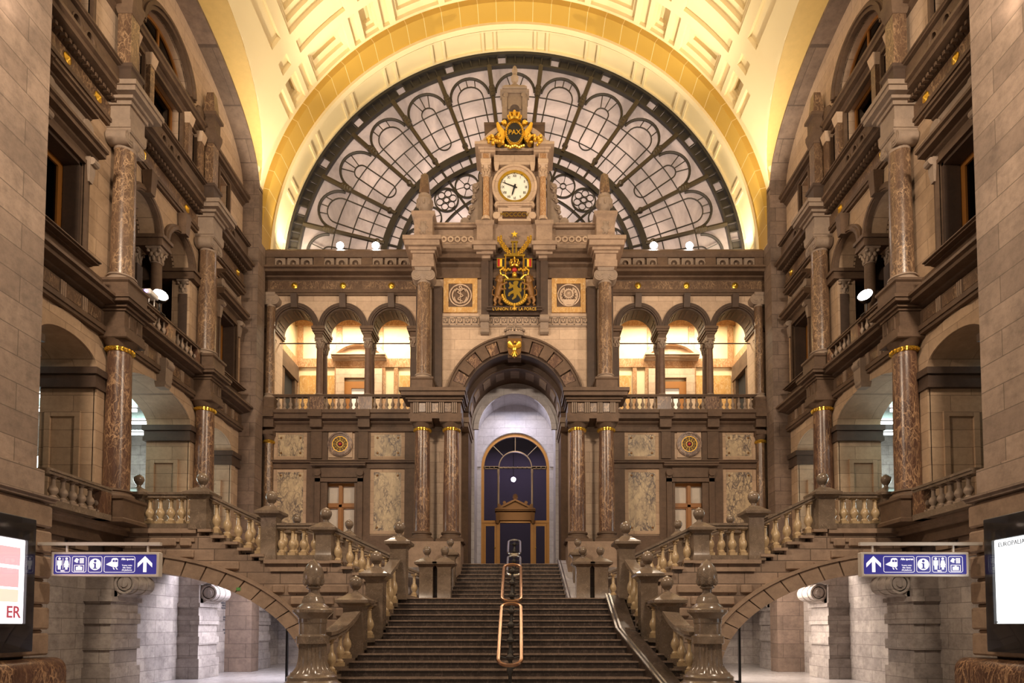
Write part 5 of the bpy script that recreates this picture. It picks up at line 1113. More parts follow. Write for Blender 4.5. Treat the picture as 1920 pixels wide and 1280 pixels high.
for k in range(0, 14):
    a = P*k; x0, z0 = pol(2.6 if k % 2 == 0 else 4.8, a); x1, z1 = pol(5.4, a); b.tube([(x0, FY-.06, z0), (x1, FY-.06, z1)], .05, 6)
for k in range(13):
    for f in (.33, .67): x0, z0 = pol(4.9, P*(k+f)); x1, z1 = pol(5.35, P*(k+f)); b.tube([(x0, FY, z0), (x1, FY, z1)], .022, 5)
for k in range(0, 13): x0, z0 = pol(2.6, P*(k+.5)); x1, z1 = pol(3.8, P*(k+.5)); b.tube([(x0, FY, z0), (x1, FY, z1)], .022, 5)
b.build('inner_arch', 'iron', t)
for k in range(13):
    cx, cz = pol(4.22, P*(k+.5)); f = MB().ring(cx, cz, .45, .51, 'y', FY-.06, FY+.02, 0, 2*PI, 28).ring(cx, cz, .10, .135, 'y', FY-.05, FY, 0, 2*PI, 14)
    for j in range(6):
        a = 2*PI*j/6+.3
        if k % 2: f.ring(cx+.28*math.cos(a), cz+.28*math.sin(a), .125, .155, 'y', FY-.04, FY, 0, 2*PI, 12)
        else: f.tube([(cx+.13*math.cos(a), FY-.02, cz+.13*math.sin(a)), (cx+.46*math.cos(a), FY-.02, cz+.46*math.sin(a))], .016, 5)
    f.build('flower_rosette', 'iron', t)
# each fan field: moulded arch, inner hoop and grid of bars
for k in range(13):
    mid = math.radians(P*(k+.5)); half = math.radians(P/2)
    def pt(r, q): a = mid+q; return (-r*math.cos(a), FY-.03, FZ+r*math.sin(a))
    ro = 7.75; wo = ro*half-.14
    f = MB(); hoop = []
    for j in range(17): an = PI*j/16; r = ro+wo*.95*math.sin(an); hoop.append(pt(r, wo*math.cos(an)/r))
    f.tube(hoop, .055, 6)
    wi = wo*.66 if k % 2 else wo*.36; ri = 7.62
    h2 = [pt(ri+wi*math.sin(PI*j/12), wi*math.cos(PI*j/12)/ri) for j in range(13)]
    if k % 2:
        h2 = [pt(5.5, wi*.86/5.5)]+h2+[pt(5.5, -wi*.86/5.5)]; f.tube(h2, .028, 5)
    else:
        h2 += [pt(6.25+wi*math.sin(PI+PI*j/12), wi*math.cos(PI+PI*j/12)/6.25) for j in range(13)]; f.tube(h2, .028, 5, True)
    for r in (7.55, 6.85, 6.15): f.tube([pt(r, half*.94*(-1+2*j/4)) for j in range(5)], .024, 5)
    if k % 2:
        f.tube([pt(5.5, 0), pt(6.85, 0)], .02, 5)
    for q in (-.45, 0, .45): f.tube([pt(ri+wi, q*wi/ri) if q == 0 else pt(ri+wi*.85, q*wi/ri*1.2), pt(ro+wo*.93*math.cos(q), q*wo/ro*.9)], .022, 5)
    f.build('fan_tracery', 'iron', t)
# ------------------------------------------------------------------ vault: coffered barrel with a cross vault over each side arch
RB = 9.62
def cross(y): return ell(y)+.12 if 12.58 < y < 22.9 else -1
D2 = PI/180
cof = []                                    # (theta0, theta1, y0, y1, depth steps)
for k in range(-3, 4):
    c = 90+22.5*k
    cof.append((c-5.2, c+5.2, 22.0, 23.1, 4)); cof.append((c-7.4, c+7.4, 18.2, 20.9, 4)); cof.append((c-7.4, c+7.4, 14.4, 17.1, 4)); cof.append((c-5.2, c+5.2, 12.6, 13.6, 3))
    d = c+11.25
    cof.append((d-1.9, d+1.9, 22.0, 23.1, 3)); cof.append((d-1.5, d+1.5, 18.4, 20.7, 1)); cof.append((d-1.5, d+1.5, 14.6, 16.9, 1)); cof.append((c-6.6, c+6.6, 21.25, 21.7, 1)); cof.append((d-1.5, d+1.5, 21.25, 21.7, 1)); cof.append((c-8.3, c-6.6, 22.0, 23.1, 1)); cof.append((c+6.6, c+8.3, 22.0, 23.1, 1)); cof.append((c-6.6, c+6.6, 17.45, 17.85, 1))
ths = set(10+1.0*i for i in range(161)); ys = set(12.5+.35*i for i in range(31)); ys.add(23.25)
STEP = .14
cof2 = []
for (a, b_, y0, y1, n) in cof:
    # keep only coffers clear of the cross vaults
    low = min(abs(90-a), abs(90-b_)); hi = max(abs(90-a), abs(90-b_))
    if FZ+RB*math.cos(hi*D2) < max(cross(y0), cross((y0+y1)/2), cross(y1))+.25 : continue
    if FZ+RB*math.cos(hi*D2) < 17.9: continue
    cof2.append((a, b_, y0, y1, n)); stp = .30 if n >= 3 and (b_-a) > 5 else .16
    for j in range(n): ths |= {a+j*stp*6/PI*1.6, b_-j*stp*6/PI*1.6}; ys |= {y0+j*stp*.75, y1-j*stp*.75}
def level(a, y):
    for (t0, t1, y0, y1, n) in cof2:
        if t0 < a < t1 and y0 < y < y1:
            stp = .30 if n >= 3 and (t1-t0) > 5 else .16; da = stp*6/PI*1.6; dy = stp*.75; l = 0
            for j in range(n):
                if t0+j*da < a < t1-j*da and y0+j*dy < y < y1-j*dy: l = j+1
            return l
    return 0
def clean(s):
    r = []
    for v in sorted(s):
        if not r or v-r[-1] > 1e-4: r.append(v)
    return r
ths = [x for x in clean(ths) if 9 < x < 171]; ys = [y for y in clean(ys) if y <= 23.25]
vs = []; fs = []; vid = {}
def vert(a, y, l):
    key = (a, y, l)
    if key not in vid:
        r = RB+STEP*l; x = -r*math.cos(a*D2); z = FZ+r*math.sin(a*D2); cz = cross(y)
        if abs(x) > 9.4: x = math.copysign(9.4, x); z = FZ+math.sqrt(max(0, r*r-9.4*9.4))
        vid[key] = len(vs); vs.append((x, y, max(z, cz) if abs(90-a) > 45 else z))
    return vid[key]
lv = [[level((ths[i]+ths[i+1])/2, (ys[j]+ys[j+1])/2) for j in range(len(ys)-1)] for i in range(len(ths)-1)]
for i in range(len(ths)-1):
    for j in range(len(ys)-1):
        l = lv[i][j]; a0, a1, y0, y1 = ths[i], ths[i+1], ys[j], ys[j+1]
        fs.append((vert(a0, y0, l), vert(a1, y0, l), vert(a1, y1, l), vert(a0, y1, l)))
        if i+1 < len(ths)-1 and lv[i+1][j] != l: m = lv[i+1][j]; fs.append((vert(a1, y0, l), vert(a1, y1, l), vert(a1, y1, m), vert(a1, y0, m)))
        if j+1 < len(ys)-1 and lv[i][j+1] != l: m = lv[i][j+1]; fs.append((vert(a0, y1, l), vert(a1, y1, l), vert(a1, y1, m), vert(a0, y1, m)))
b = MB(); b.add(vs, fs); struct(b.build('ceiling', 'vault_plaster', smooth=.35))
# cross vault over each side arch up to the groin; deeper yellow imitates weaker light
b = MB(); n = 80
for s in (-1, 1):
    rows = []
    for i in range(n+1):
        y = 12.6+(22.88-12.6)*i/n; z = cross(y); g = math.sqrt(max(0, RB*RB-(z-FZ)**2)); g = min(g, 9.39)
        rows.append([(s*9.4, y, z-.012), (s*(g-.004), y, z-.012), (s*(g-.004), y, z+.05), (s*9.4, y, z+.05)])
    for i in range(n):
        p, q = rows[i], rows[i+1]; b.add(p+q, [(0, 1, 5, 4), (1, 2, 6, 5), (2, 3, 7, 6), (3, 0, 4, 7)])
struct(b.build('ceiling_side', 'vault_dim_yellow', smooth=.35))
# deep arch round the fan window
b = MB(); b.ring(0, FZ, 9.40, 10.6, 'y', 23.2, 24.05, n=90); struct(b.build('trim_40', 'vault_band'))
b = MB(); b.ring(0, FZ, 9.44, 10.6, 'y', 24.05, 25.6, n=90); b.ring(0, FZ, 9.30, 9.46, 'y', 24.0, 24.22, n=90); b.ring(0, FZ, 9.36, 9.46, 'y', 24.30, 24.36, n=90); b.ring(0, FZ, 9.36, 9.46, 'y', 25.18, 25.25, n=90)
for k in range(14):
    for d in (-1.5, 1.5):
        a = 180*(k+.5)/14+d; a0, a1 = math.radians(a-.28), math.radians(a+.28); b.ring(0, FZ, 9.36, 9.46, 'y', 24.36, 25.18, a0, a1, 2)
struct(b.build('trim_41', 'vault_plaster'))
b = MB(); b.plate([(-11, 15.83), (-9.42, 15.83)]+[(-x, z) for x, z in arc(0, FZ, 9.42, 9.42, 0, PI, 60)]+[(9.42, 15.83), (11, 15.83), (11, 27), (-11, 27)], [], 'y', 25.45, 25.9) if False else None
b = MB(); b.box(-11.2, -9.66, 23.55, 27.7, 9, 15.85); b.box(9.66, 11.2, 23.55, 27.7, 9, 15.85); b.box(-9.5, 9.5, 24.3, 25.5, 15.1, 15.83); struct(b.build('wall_back_attic', 'stone_grey'))
# station roof across the street behind the fan window
b = MB(); b.box(-11, 11, 31.5, 31.7, 14, 27); struct(b.build('wall_street', 'plaster_gallery'))
# ------------------------------------------------------------------ central staircase
R1 = 2.35/16
def hw(y): return 2.95 if y > 14.7 else 2.95+(14.7-y)*.38
t = thing('staircase', (0, 12, 0), 'broad dark stone central staircase climbing to the portal in two flights', 'staircase')
for i in range(16):
    y = 12+.3*i; z = R1*(i+1); h = hw(y); y1 = 16.5 if i < 15 else 20.1
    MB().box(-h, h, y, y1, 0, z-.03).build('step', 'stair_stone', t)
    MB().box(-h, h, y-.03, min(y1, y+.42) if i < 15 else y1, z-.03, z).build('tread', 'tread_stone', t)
for i in range(10):
    y = 20.0+.3*i; z = 2.35+.15*(i+1); h = 2.02-.02*i; y1 = 23.1
    MB().box(-h, h, y, y1, 2.3, z-.03).build('step', 'stair_stone', t)
    MB().box(-h, h, y-.03, y+.42 if i < 9 else 23.2, z-.03, z).build('tread', 'tread_stone', t)
# side flights with their landings
for s, q in ((-1, 'left'), (1, 'right')):
    t = thing('side_stairs', (s*6.5, 17.8, 0), 'stone side stairs with two landings rising to the %s gallery over a quarter arch' % q, 'stairs')
    ya, yb = 16.62, 19.2
    b = MB()
    for i in range(6): x = 2.95+.285*i; b.box(*sorted((s*x, s*4.70)), ya, yb, 2.0, 2.35+.158*(i+1))
    b.box(*sorted((s*4.65, s*6.4)), ya, yb, 3.0, 3.30)
    for i in range(5): x = 6.35+.34*i; b.box(*sorted((s*x, s*8.1)), ya, yb, 3.0, 3.30+.16*(i+1))
    b.box(*sorted((s*8.0, s*10.0)), ya, yb, 3.6, 4.10)
    b.build('steps', 'tread_stone', t)
    # stepped front wall over the rampant quarter arch
    prof_ = [(3.0, 0), (5.20, 0), (5.20, .4)]+[(10-4.8*math.cos(PI/2*i/24), .4+2.7*math.sin(PI/2*i/24)) for i in range(1, 25)]+[(10, 4.1), (8.0, 4.1)]
    for i in range(5): x = 8.0-.34*i; z = 4.1-.16*(i+1); prof_ += [(x, z+.0), (x-.34, z+.0)] if i < 4 else [(x, 3.3)]
    prof_ += [(4.62, 3.3)]
    for i in range(6): x = 4.62-.285*i; z = 3.3-.158*(i+1); prof_ += [(x, z), (x-.285, z)]
    prof_ += [(3.0, 2.35)]
    cl = []
    for p in prof_:
        if not cl or (abs(p[0]-cl[-1][0])+abs(p[1]-cl[-1][1])) > 1e-4: cl.append(p)
    for (y0, y1) in ((16.36, 16.66), (19.0, 19.3)):
        MB().plate([(s*x, z) for x, z in cl], [], 'y', y0, y1).build('stringer_wall', 'stone_stair', t)
    MB().box(*sorted((s*2.96, s*5.2)), 16.6, 19.1, 0, 2.34).build('core', 'stone_passage', t)
    a0, a1 = (PI/2, PI) if s < 0 else (0, PI/2)
    a0, a1 = (0, PI/2) if s < 0 else (PI/2, PI)
    r = MB(); n = 14
    for i in range(n):
        f0, f1 = a0+(a1-a0)*i/n, a0+(a1-a0)*(i+1)/n
        r.ring(s*10, .4, 4.74, 5.16, 'y', 16.22, 16.7, f0+.004, f1-.004, 3, 2.64, 3.06)
    r.ring(s*10, .4, 4.80, 4.9, 'y', 16.3, 19.3, a0, a1, 28, 2.70, 2.8); r.ring(s*10, .4, 5.14, 5.22, 'y', 16.18, 16.5, a0, a1, 28, 3.04, 3.12)
    r.build('arch_ring', 'stone_rustic', t)
    # raised blocks of the masonry, mouldings following the landings
    m = MB(); m.box(*sorted((s*4.75, s*6.2)), 16.30, 16.4, 3.02, 3.12); m.box(*sorted((s*4.62, s*6.36)), 16.28, 16.4, 3.22, 3.32); m.box(*sorted((s*8.1, s*10)), 16.28, 16.4, 4.0, 4.12); m.box(*sorted((s*8.15, s*10)), 16.31, 16.4, 3.78, 3.88)
    for i in range(5): x = 8.0-.34*i; z = 4.1-.16*(i+1)+.16; m.box(*sorted((s*(x-.30), s*(x+.05))), 16.26, 16.4, z-.07, z)
    for i in range(6): x = 4.62-.285*i; z = 3.3-.158*i; m.box(*sorted((s*(x-.25), s*(x+.04))), 16.26, 16.4, z-.07, z)
    m.build('moulding', 'stone_rustic', t)
    def under(x): return .4+3.06*math.sqrt(max(0, 1-((10-x)/5.16)**2)) if x > 4.84 else 0
    for row in range(8):
        z0 = 3.66-.30*row if row < 9 else 0; z1 = z0+.22; x = 3.4+(.35 if row % 2 else 0)
        while x < 9.9:
            wd = .72 if (int(x*3)+row) % 3 else .30
            topz = 4.0 if x > 8.2 else (3.15+max(0, (x-6.4))*.42 if x > 6.2 else (3.0 if x > 4.8 else 2.25+(x-3.0)*.5))
            if z1 < topz-.05 and z0 > max(under(x-.02), under(x+wd))-.22 and z0 > .5 and x+wd < 9.95: MB().box(*sorted((s*x, s*(x+wd))), 16.285, 16.4, z0, z1).build('raised_block', 'stone_rustic', t, bevel=.03)
            x += wd+.09
YF = 16.5
def NW(x, y, z0, z1, half, lab, **kw): return L(newel(-x, y, z0, z1, half, lab, **kw))
NW(9.72, YF, 4.1, 5.06, .23, 'stone newel with ball where the left stairs meet the side wall')
NW(8.06, YF, 4.1, 5.06, .25, 'stone newel with ball at the head of the upper run of the left stairs', ballr=.15)
NW(6.26, YF, 3.3, 4.58, .23, 'stone newel with ball at the outer end of the small left landing', ballr=.15)
NW(4.84, YF, 3.3, 4.15, .24, 'stone newel with ball at the inner end of the small left landing', ballr=.15)
NW(2.94, YF+.05, 2.3, 3.80, .24, 'tall stone newel where the left stairs branch from the main landing', ballr=.15)
NW(3.22, 15.15, 0, 2.86, .24, 'stone newel with ball halfway down the left edge of the main stairs', ballr=.15)
NW(3.46, 14.2, 0, 2.20, .26, 'stone newel with ball nearest the big fluted post, left of the main stairs', ballr=.145)
NW(2.72, 20.0, 2.35, 3.62, .25, 'outer of two twin ball newels at the foot of the upper flight, left side', ballr=.13)
NW(2.16, 20.0, 2.35, 3.62, .25, 'inner of two twin ball newels at the foot of the upper flight, left side', ballr=.13)
NW(2.12, 21.2, 2.35, 4.05, .20, 'small ball newel behind the twin newels, left of the upper flight', ballr=.12)
NW(5.0, 19.35, 3.3, 4.35, .2, 'rear stone newel with ball behind the small left landing', ballr=.13)
NW(6.6, 19.35, 3.3, 4.5, .2, 'rear stone newel with ball farther out behind the left stairs', ballr=.13)
G = None
L(balustrade((-9.55, YF, 4.1), (-8.18, YF, 4.1), 5, 'level stone balustrade on the top landing of the left stairs', G, .97, .30, base=.16))
L(balustrade((-7.80, YF, 4.02), (-6.42, YF, 3.36), 5, 'sloping stone balustrade of the upper run of the left stairs', G, 1.0, .30, base=.06, steps=1, inset=.45))
L(balustrade((-6.08, YF, 3.3), (-5.02, YF, 3.3), 4, 'short level stone balustrade on the small left landing', G, .97, .30, base=.14, inset=.35))
L(balustrade((-4.66, YF, 3.22), (-3.12, YF, 2.50), 5, 'sloping stone balustrade from the small left landing to the main landing', G, .98, .30, base=.06, steps=1, inset=.45))
L(balustrade((-3.0, 16.3, 2.20), (-3.18, 15.35, 1.60), 4, 'steep stone balustrade just below the branching newel, left edge of the main stairs', G, 1.12, .30, base=.05, steps=1, inset=.3))
L(balustrade((-3.27, 14.98, 1.25), (-3.42, 14.42, 1.25), 2, 'two-baluster stone balustrade between the lower newels, left edge of the main stairs', G, .98, .30, base=.1, inset=.35))
L(balustrade((-8.0, 19.15, 4.1), (-5.1, 19.15, 3.3), 9, 'rear sloping stone balustrade of the left side stairs', G, .95, .26, base=.06, steps=1, inset=.45))
L(balustrade((-4.9, 19.2, 3.2), (-2.95, 19.95, 2.4), 6, 'low rear balustrade between the left side stairs and twin newels', G, .90, .24, base=.06, steps=1, inset=.45))
L(balustrade((-9.62, 13.05, 4.1), (-9.62, 15.05, 4.1), 6, 'stone balustrade along the left side gallery beside the near pier', G, .78, .30, 'granit_newel', 'stone_carved', .14, .12, .085, inset=1.0, pads=((.82, 1.0),)))
# lowest curved rail between the corner newel and the fluted post
t = thing('stone_balustrade', (-3.6, 13.4, .6), 'lowest stone balustrade with swept rail beside the fluted left post', 'balustrade')
pts = [(-3.46, 14.05, 1.98), (-3.52, 13.75, 1.80), (-3.58, 13.4, 1.64), (-3.66, 13.0, 1.53), (-3.72, 12.75, 1.50)]
for i in range(4): b = MB().beam(pts[i], pts[i+1], .34, .07); c = MB()
b = MB()
for i in range(4): b.beam(pts[i], pts[i+1], .36, .07); b.beam(Vector(pts[i])-Vector((0, 0, .07)), Vector(pts[i+1])-Vector((0, 0, .07)), .28, .09)
b.build('rail', 'granit_newel', t); bb = MB()
for k, (x, y) in enumerate(((-3.53, 13.78), (-3.58, 13.42), (-3.65, 13.06))):
    z0 = R1*max(1, math.floor((y-12)/.3)+1)+.05; zt = (1.82, 1.65, 1.55)[k]-.16
    bb.cbox(x, y, .17, .15, 0, z0); baluster('baluster', t, x, y, z0, zt-z0+.03, .085)
bb.build('base', 'granit_newel', t); L(t)
# big fluted post at the foot of the stairs
t = thing('fluted_post', (-3.85, 12.5, 0), 'big fluted stone post with acorn finial at the foot of the stairs, left side', 'newel post'); X, Y = -3.85, 12.5
fl = MB(); nf = 24; vs_ = []; fs_ = []
zz = [(.34, .50), (.44, .36), (.52, .32), (.60, .66), (.66, .0)]
prof_ = [(.40, .70), (.36, .75), (.31, .82), (.28, .92), (.266, 1.02), (.26, 1.14), (.262, 1.26)]
for (r, z) in prof_:
    for i in range(nf*4):
        a = 2*PI*i/(nf*4); vs_.append((X+(r-.018*(1 if i % 4 in (1, 2, 3) else 0))*math.cos(a), Y+(r-.018*(1 if i % 4 in (1, 2, 3) else 0))*math.sin(a), z))
n4 = nf*4
for k in range(len(prof_)-1):
    for i in range(n4): j = (i+1) % n4; fs_.append((k*n4+i, k*n4+j, (k+1)*n4+j, (k+1)*n4+i))
fl.add(vs_, fs_); fl.build('fluted_shaft', 'granit_newel', t)
MB().lathe(X, Y, [(.62, 0), (.62, .36), (.55, .40), (.56, .50), (.50, .54), (.47, .58), (.48, .64), (.43, .68), (.41, .72)], 32).build('base', 'granit_newel', t)
MB().lathe(X, Y, [(.26, 1.26), (.31, 1.28), (.31, 1.42), (.27, 1.44), (.255, 1.46), (.255, 1.66), (.27, 1.68), (.27, 1.76), (.30, 1.80), (.35, 1.85), (.38, 1.88), (.38, 1.93), (.31, 1.96), (.29, 2.0), (.22, 2.06), (.21, 2.12), (.19, 2.15), (.18, 2.19), (.13, 2.22), (.09, 2.26), (.09, 2.33), (.14, 2.36), (.14, 2.38), (.10, 2.40)], 32).build('cap', 'granit_newel', t)
MB().lathe(X, Y, [(.10, 2.38), (.165, 2.44), (.195, 2.54), (.195, 2.64), (.16, 2.76), (.09, 2.86), (.03, 2.91), (.001, 2.93)], 24).build('acorn_finial', 'granit_newel', t)
b = MB()
for i in range(8): a = 2*PI*i/8; b.ball((X+.165*math.cos(a), Y+.165*math.sin(a), 2.49), .055, 8, 1, 1, 1.6)
b.build('leaf_ring', 'granit_newel', t); L(t)
# steel-edged luggage ramps on the right of both flights
t = thing('luggage_ramp', (2.6, 14, 0), 'sloping steel-edged luggage ramp along the right edge of the lower flight', 'ramp')
for x0, y0, x1, y1, nm, m in ((2.62, 16.5, 2.62, 14.7, 'ramp_slab', 'stair_stone'), (2.62, 14.7, 3.28, 12.0, 'ramp_slab', 'stair_stone')):
    za, zb = 2.35-(16.5-y0)*.49, 2.35-(16.5-y1)*.49; MB().beam((x0, y0, za+.07), (x1, y1, zb+.07), .46, .3).build(nm, m, t)
    for d in (-.21, -.12): MB().beam((x0+d, y0, za+.12), (x1+d, y1, zb+.12), .045, .06).build('steel_edge', 'steel', t)
t = thing('luggage_ramp', (1.85, 21.5, 2.35), 'pale sloping luggage ramp along the right edge of the upper flight', 'ramp')
MB().beam((1.74, 23.0, 4.00), (1.86, 19.85, 2.48), .40, .22).build('ramp_slab', 'stone_niche', t)
for d in (-.19, -.10): MB().beam((1.74+d, 23.0, 4.03), (1.86+d, 19.85, 2.51), .035, .05).build('steel_edge', 'steel', t)
# middle handrails: long metal loops on beaded bronze posts
def loop(y0, z0, y1, z1, w_, m, label, foot, cx=0.0):
    t = thing('handrail_loop', (cx, y0, foot(y0)), label, 'handrail'); d = Vector((0, y1-y0, z1-z0)); ln = d.length; d.normalize(); r = w_/2; pts = []
    for i in range(13): a = PI*i/12; pts.append(Vector((cx+r*math.cos(a), y0, z0))+d*(r-r*math.sin(a)))
    for i in range(13): a = PI+PI*i/12; pts.append(Vector((cx+r*math.cos(a), y0, z0))+d*(ln-r-r*math.sin(a)))
    MB().tube(pts, .038, 8, True).build('rail', m, t)
    n = max(2, round(ln/.75))
    for i in range(n):
        f = (i+.5)/n; y = y0+(y1-y0)*f; z = z0+(z1-z0)*f; zf = foot(y)
        p = MB().lathe(cx, y, [(.08, zf), (.08, zf+.03), (.035, zf+.07), (.03, zf+.2), (.055, zf+.26), (.03, zf+.32), (.028, zf+.52), (.06, zf+.60), (.06, zf+.66), (.03, zf+.72), (.03, z-.10), (.075, z-.05), (.075, z-.01), (.02, z+.05)], 10)
        p.tube([(cx-r, y, z), (cx, y, z-.05), (cx+r, y, z)], .014, 6); p.build('post', 'iron', t)
def f1(y): return R1*max(0, min(16, math.floor((y-12)/.3+1.001)))
def f2(y): return 2.35+.15*max(0, min(10, math.floor((y-20)/.3+1.001)))
loop(11.75, .90, 14.22, 2.12, .43, 'copper_rail', 'copper handrail loop on the lowest part of the central stairs', f1)
loop(14.28, 2.17, 16.4, 3.20, .43, 'copper_rail', 'copper handrail loop on the upper part of the lower flight', f1)
loop(19.9, 3.2, 21.5, 4.0, .42, 'steel', 'silver handrail loop on the lower half of the upper flight', f2)
loop(21.55, 4.05, 22.9, 4.72, .42, 'steel', 'silver handrail loop at the top of the stairs before the door', f2)
# ------------------------------------------------------------------ signs, display cases, small fittings
def sign(cx, right):
    y = 12.3; q = 'right' if right else 'left'; zc = 2.80; W, Hh = 1.03, .235
    t = thing('hanging_sign', (cx, y, zc), 'long blue direction sign with white pictograms hanging from a rod off the %s pier' % q, 'sign')
    px = -9.4 if not right else 9.4; far = cx+(W if not right else -W)
    MB().box(*sorted((px, far)), y-.04, y+.04, zc+.37, zc+.43).build('support_rod', 'sign_frame', t)
    for d in (-.78, .78): MB().box(cx+d-.015, cx+d+.015, y-.015, y+.015, zc+.2, zc+.40).build('hanger', 'sign_frame', t)
    MB().plate(rect(cx-W, cx+W, zc-Hh, zc+Hh), [rect(cx-W+.045, cx+W-.045, zc-Hh+.045, zc+Hh-.045)], 'y', y-.075, y+.075).build('casing', 'sign_frame', t, bevel=.012)
    MB().box(cx-W+.03, cx+W-.03, y-.06, y+.06, zc-Hh+.03, zc+Hh-.03).build('blue_panel', 'sign_blue', t)
    yf = y-.062; yb = y-.058
    widths = [('wc', .30), ('loc', .30), ('info', .29), ('train', .62), ('arrow', .33)]
    if right: widths = [('arrow', .33), ('train', .62), ('info', .29), ('wc', .30), ('loc', .30)]
    x = cx-W+.07
    def P(b, pts): b.plate(pts, [], 'y', yf, yb)
    def D(b, a, z, r, rz=None): P(b, arc(a, z, r, rz or r, 0, 2*PI, 18)[:-1])
    for nm, wd in widths:
        c = x+wd/2; z = zc; b = MB()
        if nm != 'arrow':
            o = rect(c-wd/2+.012, c+wd/2-.012, z-.155, z+.155)
            def rr(i): 
                x0, x1, z0, z1, r = c-wd/2+.012+i, c+wd/2-.012-i, z-.155+i, z+.155-i, .035-i
                return arc(x1-r, z0+r, r, r, -PI/2, 0, 5)+arc(x1-r, z1-r, r, r, 0, PI/2, 5)+arc(x0+r, z1-r, r, r, PI/2, PI, 5)+arc(x0+r, z0+r, r, r, PI, PI*1.5, 5)
            MB().plate(rr(0), [rr(.008)], 'y', yf, yb).build('pictogram_border', 'sign_white', t)
        if nm == 'arrow':
            P(b, [(c-.032, z-.15), (c+.032, z-.15), (c+.032, z+.05), (c+.14, z-.06), (c+.14, z+.02), (c, z+.16), (c-.14, z+.02), (c-.14, z-.06), (c-.032, z+.05)])
        elif nm == 'wc':
            for s in (-1, 1):
                a = c+s*.068; D(b, a, z+.108, .024)
                if s < 0: P(b, [(a-.045, z+.075), (a+.045, z+.075), (a+.045, z-.02), (a+.03, z-.02), (a+.026, z-.10), (a+.004, z-.10), (a, z-.03), (a-.004, z-.10), (a-.026, z-.10), (a-.03, z-.02), (a-.045, z-.02)])
                else: P(b, [(a-.03, z+.075), (a+.03, z+.075), (a+.052, z-.02), (a+.036, z-.02), (a+.05, z-.055), (a+.022, z-.055), (a+.02, z-.10), (a-.02, z-.10), (a-.022, z-.055), (a-.05, z-.055), (a-.036, z-.02), (a-.052, z-.02)])
            P(b, rect(c-.004, c+.004, z-.09, z+.12)); text('wc_letters', 'WC', .05, c, yf, z-.128, 'sign_white', t, .002, bold=True)
        elif nm == 'loc':
            P(b, rect(c-.085, c+.085, z-.135, z-.125)); P(b, rect(c-.085, c+.085, z-.02, z-.01)); P(b, rect(c-.095, c-.085, z-.135, z-.01)); P(b, rect(c+.085, c+.095, z-.135, z-.01))
            P(b, rect(c-.06, c+.06, z-.11, z-.045)); P(b, rect(c-.02, c+.02, z-.045, z-.03))
            for i in range(3):
                for j in range(4): P(b, rect(c+.01+.028*i, c+.032+.028*i, z+.02+.026*j, z+.04+.026*j))
            P(b, [(c-.10, z+.06), (c-.06, z+.12), (c-.02, z+.11), (c-.035, z+.095), (c-.005, z+.10), (c-.005, z+.085), (c-.03, z+.07), (c-.02, z+.035), (c-.05, z+.03)])
        elif nm == 'info':
            D(b, c, z, .112)
            d = MB(); yy = yf-.003
            d.plate(arc(c, z+.062, .026, .026, 0, 2*PI, 14)[:-1], [], 'y', yy, yf); d.plate(arc(c, z+.085, .05, .04, 0.1, PI-.1, 10), [], 'y', yy, yf) if False else None
            d.plate(rect(c-.035, c+.016, z+.005, z+.022), [], 'y', yy, yf); d.plate(rect(c-.016, c+.016, z-.075, z+.01), [], 'y', yy, yf); d.plate(rect(c-.04, c+.04, z-.085, z-.068), [], 'y', yy, yf); d.build('info_letter', 'sign_blue', t)
        elif nm == 'train':
            a = c-.13; P(b, [(a-.13, z+.0), (a-.03, z+.055), (a-.02, z+.105), (a+.01, z+.12), (a+.075, z+.12), (a+.10, z+.10), (a+.10, z-.03), (a+.08, z-.055), (a+.0, z-.05), (a-.10, z-.015)])
            P(b, [(a+.0, z-.06), (a+.02, z-.06), (a+.04, z-.10), (a+.02, z-.10)]); P(b, [(a+.05, z-.06), (a+.07, z-.06), (a+.10, z-.10), (a+.08, z-.10)])
            d = MB(); d.plate(rect(a+.0, a+.038, z+.045, z+.085), [], 'y', yf-.003, yf); d.plate(rect(a+.048, a+.09, z+.045, z+.085), [], 'y', yf-.003, yf); d.build('train_window', 'sign_blue', t)
            text('sign_line', 'Alle sporen', .058, c+.155, yf, z+.10, 'sign_white', t, .002, bold=True, sx=.9)
            for i, l in enumerate(('Toutes voies', 'Alle Gleise', 'All platforms')): text('sign_line', l, .042, c+.145, yf, z-.02-.045*i, 'sign_white', t, .002, sx=.9)
        if b.v: b.build('pictogram', 'sign_white', t)
        x += wd+.012
sign(-7.77, False); sign(7.77, True)
